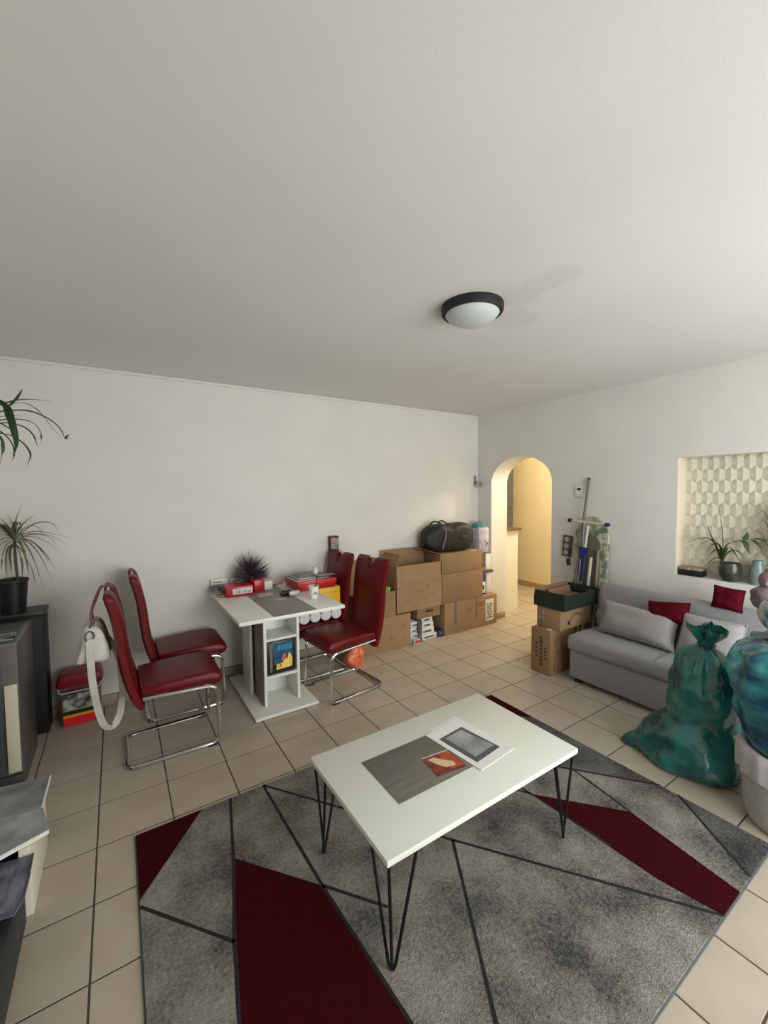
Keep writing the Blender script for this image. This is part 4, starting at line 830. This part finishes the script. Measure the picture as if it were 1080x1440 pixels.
pinkg = mat('pink_grey_plush', (124, 108, 114), .95, var=.2, scale=30, bump=.4, bscale=200); brownp = mat('golden_brown_plush', (176, 132, 84), .95, var=.3, scale=40, bump=.5, bscale=200); whp = mat('white_plush', (216, 208, 210), .9, bump=.4, bscale=200)
toy('soft_toy', 'pinkish grey round plush toy leaning out of the toy bag', (TBX-.04, TBY+.14, .985), [(.01, 0), (.04, .01), (.052, .05), (.045, .085), (.012, .11)], pinkg, [('plush_head', mat('rose_grey_plush', (140, 112, 114), .95, var=.25, scale=40, bump=.4, bscale=200), (.015, -.012, .135), .044), ('pale_patch', whp, (-.018, -.018, .125), .017), ('white_ear', whp, (.0, -.03, .178), .018), ('dark_ear', blackm, (.03, -.03, .175), .018)])
toy('soft_toy', 'golden brown furry plush toy in the middle of the toy bag', (TBX-.01, TBY+.0, .985), [(.01, 0), (.055, .01), (.08, .06), (.075, .115), (.015, .15)], brownp, [('plush_head', brownp, (-.01, -.02, .165), .05), ('snout', whp, (-.052, -.02, .155), .018)])
toy('soft_toy', 'dark grey plush toy at the back of the toy bag', (TBX+.10, TBY+.10, 1.0), [(.01, 0), (.05, .01), (.065, .07), (.05, .12), (.01, .15)], mat('dark_grey_plush', (60, 56, 62), .95, bump=.4, bscale=200), [('plush_head', MATS['dark_grey_plush'], (-.02, -.02, .17), .045), ('white_ear', whp, (-.04, .0, .205), .02)])
# ================================================================== LEFT EDGE FURNITURE
bs_ = thing('black_side_unit', 'tall narrow black side unit by the wall carrying a potted plant', 'cabinet', (-.86, 3.385, 0))
blkl = mat('black_lacquer', (10, 10, 11), .5)
bx('body', blkl, bs_, 0, .44, .012, .19, .0008, .772, .003); bx('top', mat('black_grey_top', (44, 44, 44), .35), bs_, -.01, .447, 0, .20, .773, .803, .003); bx('door', blkl, bs_, .006, .434, .0, .0115, .02, .765, .002)
dp = thing('dracaena_plant', 'thin-leaved dracaena in a black pot on the black side unit', 'plant', (-.575, 3.47, .804))
bm = B(); lathe(bm, [(0, 0), (.062, 0), (.078, .19), (.084, .195), (.084, .21), (.076, .21), (.07, .18), (0, .175)], seg=28); finish('pot', bm, mat('black_plastic_pot', (14, 14, 15), .5), dp)
bm = B(); lathe(bm, [(0, .182), (.04, .186), (.072, .18)], seg=20); finish('soil', bm, MATS['soil'], dp)
stm = mat('brown_green_stem', (84, 78, 54), .8)
bs3 = [at_y(26, 822, 3.47)-dp.location, at_y(22, 790, 3.47)-dp.location, at_y(20, 757, 3.47)-dp.location]
bm = B(); tube(bm, spline(bs3, 4), [.008]*9, 8); finish('stem', bm, stm, dp)
olv = mat('olive_leaf', (82, 86, 62), .55, c2=(112, 116, 84), scale=18)
D = [[(20, 757), (22, 735), (32, 706)], [(20, 757), (30, 740), (50, 722)], [(20, 757), (45, 748), (70, 750), (101, 757)], [(20, 758), (45, 752), (72, 754), (95, 768)], [(20, 758), (42, 755), (65, 762), (93, 783)],
     [(20, 760), (40, 760), (60, 775), (79, 802)], [(20, 762), (38, 762), (56, 782), (75, 821)], [(20, 764), (34, 764), (48, 790), (63, 832)], [(20, 757), (10, 740), (-2, 727)], [(20, 758), (8, 752), (-6, 755)], [(20, 762), (10, 766), (3, 785), (2, 803)],
     [(20, 764), (28, 764), (36, 785), (41, 812)], [(20, 764), (12, 772), (8, 795), (10, 815)], [(20, 765), (24, 770), (31, 792), (31, 816)], [(20, 757), (17, 738), (10, 722)], [(20, 758), (4, 758), (-12, 772)], [(20, 762), (34, 758), (52, 768), (70, 792)], [(20, 763), (14, 778), (16, 805)], [(20, 760), (2, 765), (-10, 790)], [(20, 764), (30, 775), (44, 800), (50, 822)]]
for i, pts in enumerate(D):
    s = random.uniform(-.05, .05); pxleaf(dp, pts, .019, olv, ('y', 3.47), depth=[s*k for k in range(len(pts))])
for k in range(16):
    a = random.uniform(0, 2*PI); r_ = random.uniform(.14, .26); d = Vector((math.cos(a), math.sin(a)*.36, 0)); b0 = bs3[2]+Vector((0, 0, -.02*random.random())); hgt = random.uniform(-.12, .16)
    P = [b0, b0+d*r_*.4+Vector((0, 0, .05+hgt*.4)), b0+d*r_*.8+Vector((0, 0, .03+hgt*.6)), b0+d*r_+Vector((0, 0, -.05+hgt*.5))]
    bm = B(); ribbon(bm, spline(P, 5), .016, .2); finish('leaf', bm, olv, dp, smooth=60)
yp = thing('variegated_plant', 'small yellow and green leafed plant in a pale pot near the black pot', 'plant', (-.68, 3.14, .786))
bm = B(); lathe(bm, [(0, 0), (.03, 0), (.042, .07), (.038, .07), (0, .06)], seg=20); finish('pot', bm, mat('pale_grey_pot', (170, 168, 160), .6), yp)
for k in range(14):
    a = 2*PI*k/14+random.uniform(-.2, .2); d = Vector((math.cos(a), math.sin(a), 0)); r_ = random.uniform(.06, .12); z = random.uniform(.08, .16)
    bm = B(); ribbon(bm, spline([Vector((0, 0, .06)), Vector((0, 0, z))+d*r_*.45, Vector((0, 0, z*.9))+d*r_], 5), .045, .15, lambda u: math.sin(PI*min(1, .08+u*.92))+.03); finish('leaf', bm, (mat('bright_green_leaf', (70, 116, 40), .45, c2=(44, 88, 34), scale=18), mat('yellow_leaf', (176, 166, 84), .45, c2=(104, 136, 52), scale=16))[k % 3 == 0], yp, smooth=60)
# grey media cabinet
mc = thing('media_cabinet', 'grey cabinet with smoked glass front beside the black side unit', 'cabinet', (-.93, 2.80, 0))
smk = mat('dull_grey_laminate', (84, 80, 77), .4, var=.18, scale=5); glm = mat('smoked_glass', (70, 74, 76), .12)
bx('body', smk, mc, 0, .467, .012, .46, .0008, .770, .003); bx('top', mat('grey_glass_top', (104, 106, 102), .25), mc, 0, .47, 0, .462, .7705, .785, .003)
dg = bx('glass_door', glm, mc, .02, .40, .0, .0115, .10, .75, .002); bx('frame_strip', mat('cream_strip', (196, 190, 170), .5), mc, .412, .463, -.004, .0115, .105, .57, .002); bx('handle', chrome, dg, .34, .385, -.008, -.0005, .60, .608, .001)
bx('lower_rail', mat('dark_rail', (46, 46, 46), .5), mc, .0, .467, -.006, .011, .001, .09, .002)
pf = thing('plastic_film', 'crumpled clear plastic film lying on the grey cabinet', 'plastic film', (-.70, 2.95, .7855))
bm = B(); n = 16; V = []
for i in range(n+1):
    for j in range(n+1):
        x, y = -.22+.44*i/n, -.11+.15*j/n; z = .006+.05*max(0, noise.noise(Vector((x*11, y*11, 1))))+.018*max(0, noise.noise(Vector((x*30, y*30, 4)))); V.append(bm.verts.new((x, y, z)))
for i in range(n):
    for j in range(n): q = i*(n+1)+j; bm.faces.new((V[q], V[q+1], V[q+n+2], V[q+n+1]))
finish('film_sheet', bm, mat('grey_clear_film', (132, 136, 132), .18, coat=.5), pf, smooth=25); bm = B(); tube(bm, [V_ for V_ in spline([(-.22, -.11, .012), (-.05, -.115, .02), (.12, -.11, .012), (.22, -.105, .01)], 5)], .005, 6); finish('folded_edge', bm, MATS['grey_clear_film'], pf)
# low white unit with grey folding board
wu = thing('low_white_bench', 'low white bench under the grey marbled folder', 'bench', (-.93, 1.93, 0))
bx('end_panel', mat('cream_white_laminate', (222, 218, 202), .45), wu, .585, .62, 0, .37, .0008, .262, .002); bx('end_panel', MATS['cream_white_laminate'], wu, 0, .02, 0, .37, .0008, .262, .002); bx('top', MATS['cream_white_laminate'], wu, 0, .62, 0, .37, .263, .283, .002); bx('back_panel', mat('dark_indigo_panel', (30, 28, 48), .5), wu, .022, .583, .10, .115, .0008, .262, .002); bx('shelf', MATS['cream_white_laminate'], wu, .021, .584, .12, .36, .12, .138, .001)
gf = thing('marbled_folder', 'grey marbled folder lying open on the low white bench', 'folder', (0, 0, 0))
marb = mat('grey_marble_print', (108, 110, 112), .4, c2=(160, 162, 164), scale=8, detail=7)
def leafboard(name, px, zs, m, th=.006):
    P = [at_z(x, y, z) for (x, y), z in zip(px, zs)]; bm = B(); a = [bm.verts.new(p) for p in P]; b = [bm.verts.new(p-Vector((0, 0, th))) for p in P]; n = len(P)
    bm.faces.new(a); bm.faces.new(b[::-1])
    for i in range(n): bm.faces.new((a[i], a[(i+1) % n], b[(i+1) % n], b[i]))
    return finish(name, bm, m, gf, smooth=0)
leafboard('cover', [(-60, 1122), (72, 1090), (60, 1134), (-60, 1166)], [.300, .300, .315, .315], marb); leafboard('cover', [(-60, 1167), (60, 1135), (69, 1165), (-60, 1235)], [.315, .315, .298, .298], marb)
leafboard('white_edge', [(-60, 1236), (69, 1166), (69, 1169), (-60, 1240)], [.299, .299, .296, .296], paperm, .008); leafboard('white_edge', [(70, 1091), (72.5, 1090), (61, 1134), (58, 1135)], [.302, .302, .317, .317], paperm, .004)
# dark low unit with streaked glossy tray
du = thing('dark_low_unit', 'dark grey low unit next to the low white bench', 'cabinet', (-.93, .95, 0))
dkm = mat('dark_grey_fabric', (52, 53, 54), .7, var=.2, scale=6)
bm = B(); box(bm, 0, .605, 0, .955, .0008, .165, .02); finish('body', bm, dkm, du, smooth=50); bx('ledge', mat('charcoal_ledge', (36, 37, 38), .5), du, 0, .57, .02, .94, .1655, .185, .006); bx('side_rail', dkm, du, .56, .60, .03, .93, .1655, .178, .004)
gt = thing('glossy_tray', 'glossy streaked purple grey tray lying on the dark low unit', 'tray', (0, 0, 0))
PT = [at_z(x, y, .235) for x, y in ((-120, 1250), (46, 1201), (40, 1235), (33, 1262), (20, 1283), (-20, 1296), (-120, 1300))]
bm = B(); a = [bm.verts.new(p) for p in PT]; b = [bm.verts.new(p-Vector((0, 0, .012))) for p in PT]; n = len(PT); bm.faces.new(a); bm.faces.new(b[::-1])
for i in range(n): bm.faces.new((a[i], a[(i+1) % n], b[(i+1) % n], b[i]))
finish('tray', bm, mat('streaked_purple_grey', (84, 84, 102), .2, c2=(124, 124, 140), scale=7, stretch=(6, 1.5, 1)), gt, smooth=0)
bm = B(); tube(bm, [p+Vector((0, 0, .001)) for p in PT[1:6]], .004, 6); finish('rim', bm, mat('dark_rim', (70, 72, 84), .2), gt)
for x, y in ((-.42, 1.85), (-.42, 1.72), (-.62, 1.85)): bx('tray_foot', blackm, gt, x-.02, x+.02, y-.02, y+.02, .1858, .2225, .002)
# ================================================================== HANGING SPIDER PLANT
hp = thing('hanging_spider_plant', 'spider plant with long arching leaves hanging from the ceiling', 'plant', (-.60, 2.40, 1.62))
bm = B(); lathe(bm, [(0, 0), (.07, 0), (.10, .13), (.105, .15), (.098, .15), (.09, .13), (0, .125)], seg=28); finish('pot', bm, mat('white_ceramic_pot', (200, 198, 190), .4), hp)
for k in range(3):
    a = 2*PI*k/3; bm = B(); tube(bm, [(.10*math.cos(a), .10*math.sin(a), .145), (.01*math.cos(a), .01*math.sin(a), .60), (0, 0, ZC-1.62)], .003, 5); finish('cord', bm, mat('jute_cord', (150, 130, 96), .9), hp)
dgl = mat('dark_green_leaf', (46, 62, 40), .5, c2=(66, 86, 52), scale=15); ggl = mat('fresh_green_leaf', (40, 78, 40), .45)
SPL = [([(-45, 600), (-10, 575), (22, 564), (45, 562), (74, 565)], .014, dgl), ([(-45, 605), (-5, 582), (17, 578), (42, 579), (67, 589), (84, 603), (92, 618)], .016, dgl), ([(-45, 605), (0, 592), (25, 590), (44, 594), (54, 603), (58, 616), (55, 628)], .011, dgl),
  ([(-45, 608), (0, 596), (20, 597), (35, 602), (47, 613), (53, 629)], .012, dgl), ([(-40, 600), (-12, 566), (6, 572), (14, 590), (20, 610), (23, 625), (21, 637)], .026, ggl), ([(-45, 612), (-5, 610), (12, 612), (26, 619), (38, 630), (43, 642), (37, 656)], .010, dgl), ([(-45, 612), (-8, 606), (6, 612), (16, 624), (20, 639), (17, 649)], .014, dgl),
  ([(-45, 612), (-10, 610), (1, 618), (4, 634), (-1, 658)], .014, dgl), ([(10, 575), (22, 563), (28, 554), (32, 546)], .009, dgl), ([(0, 570), (31, 567), (46, 572), (58, 582), (75, 604), (88, 616)], .005, dgl), ([(92, 618), (95, 613), (100, 611)], .007, dgl), ([(92, 618), (96, 617), (101, 617)], .006, dgl), ([(-20, 590), (0, 586), (18, 585), (38, 585)], .007, dgl), ([(-45, 603), (-10, 594), (8, 600), (16, 605)], .012, dgl)]
for i, (pts, w, m) in enumerate(SPL):
    s = random.uniform(-.03, .03); pxleaf(hp, pts, w*1.6, m, ('y', 2.40), depth=[s*k for k in range(len(pts))])
for k in range(16):
    a = random.uniform(.4*PI, 1.75*PI); d = Vector((math.cos(a), math.sin(a), 0)); r_ = random.uniform(.2, .34)
    if -.60+d.x*r_ < -.93: r_ = .3
    P = [Vector((0, 0, .13)), Vector((0, 0, .28))+d*r_*.35, Vector((0, 0, .26))+d*r_*.75, Vector((0, 0, .06))+d*r_]
    bm = B(); ribbon(bm, spline(P, 5), .014, .2); finish('leaf', bm, dgl, hp, smooth=60)
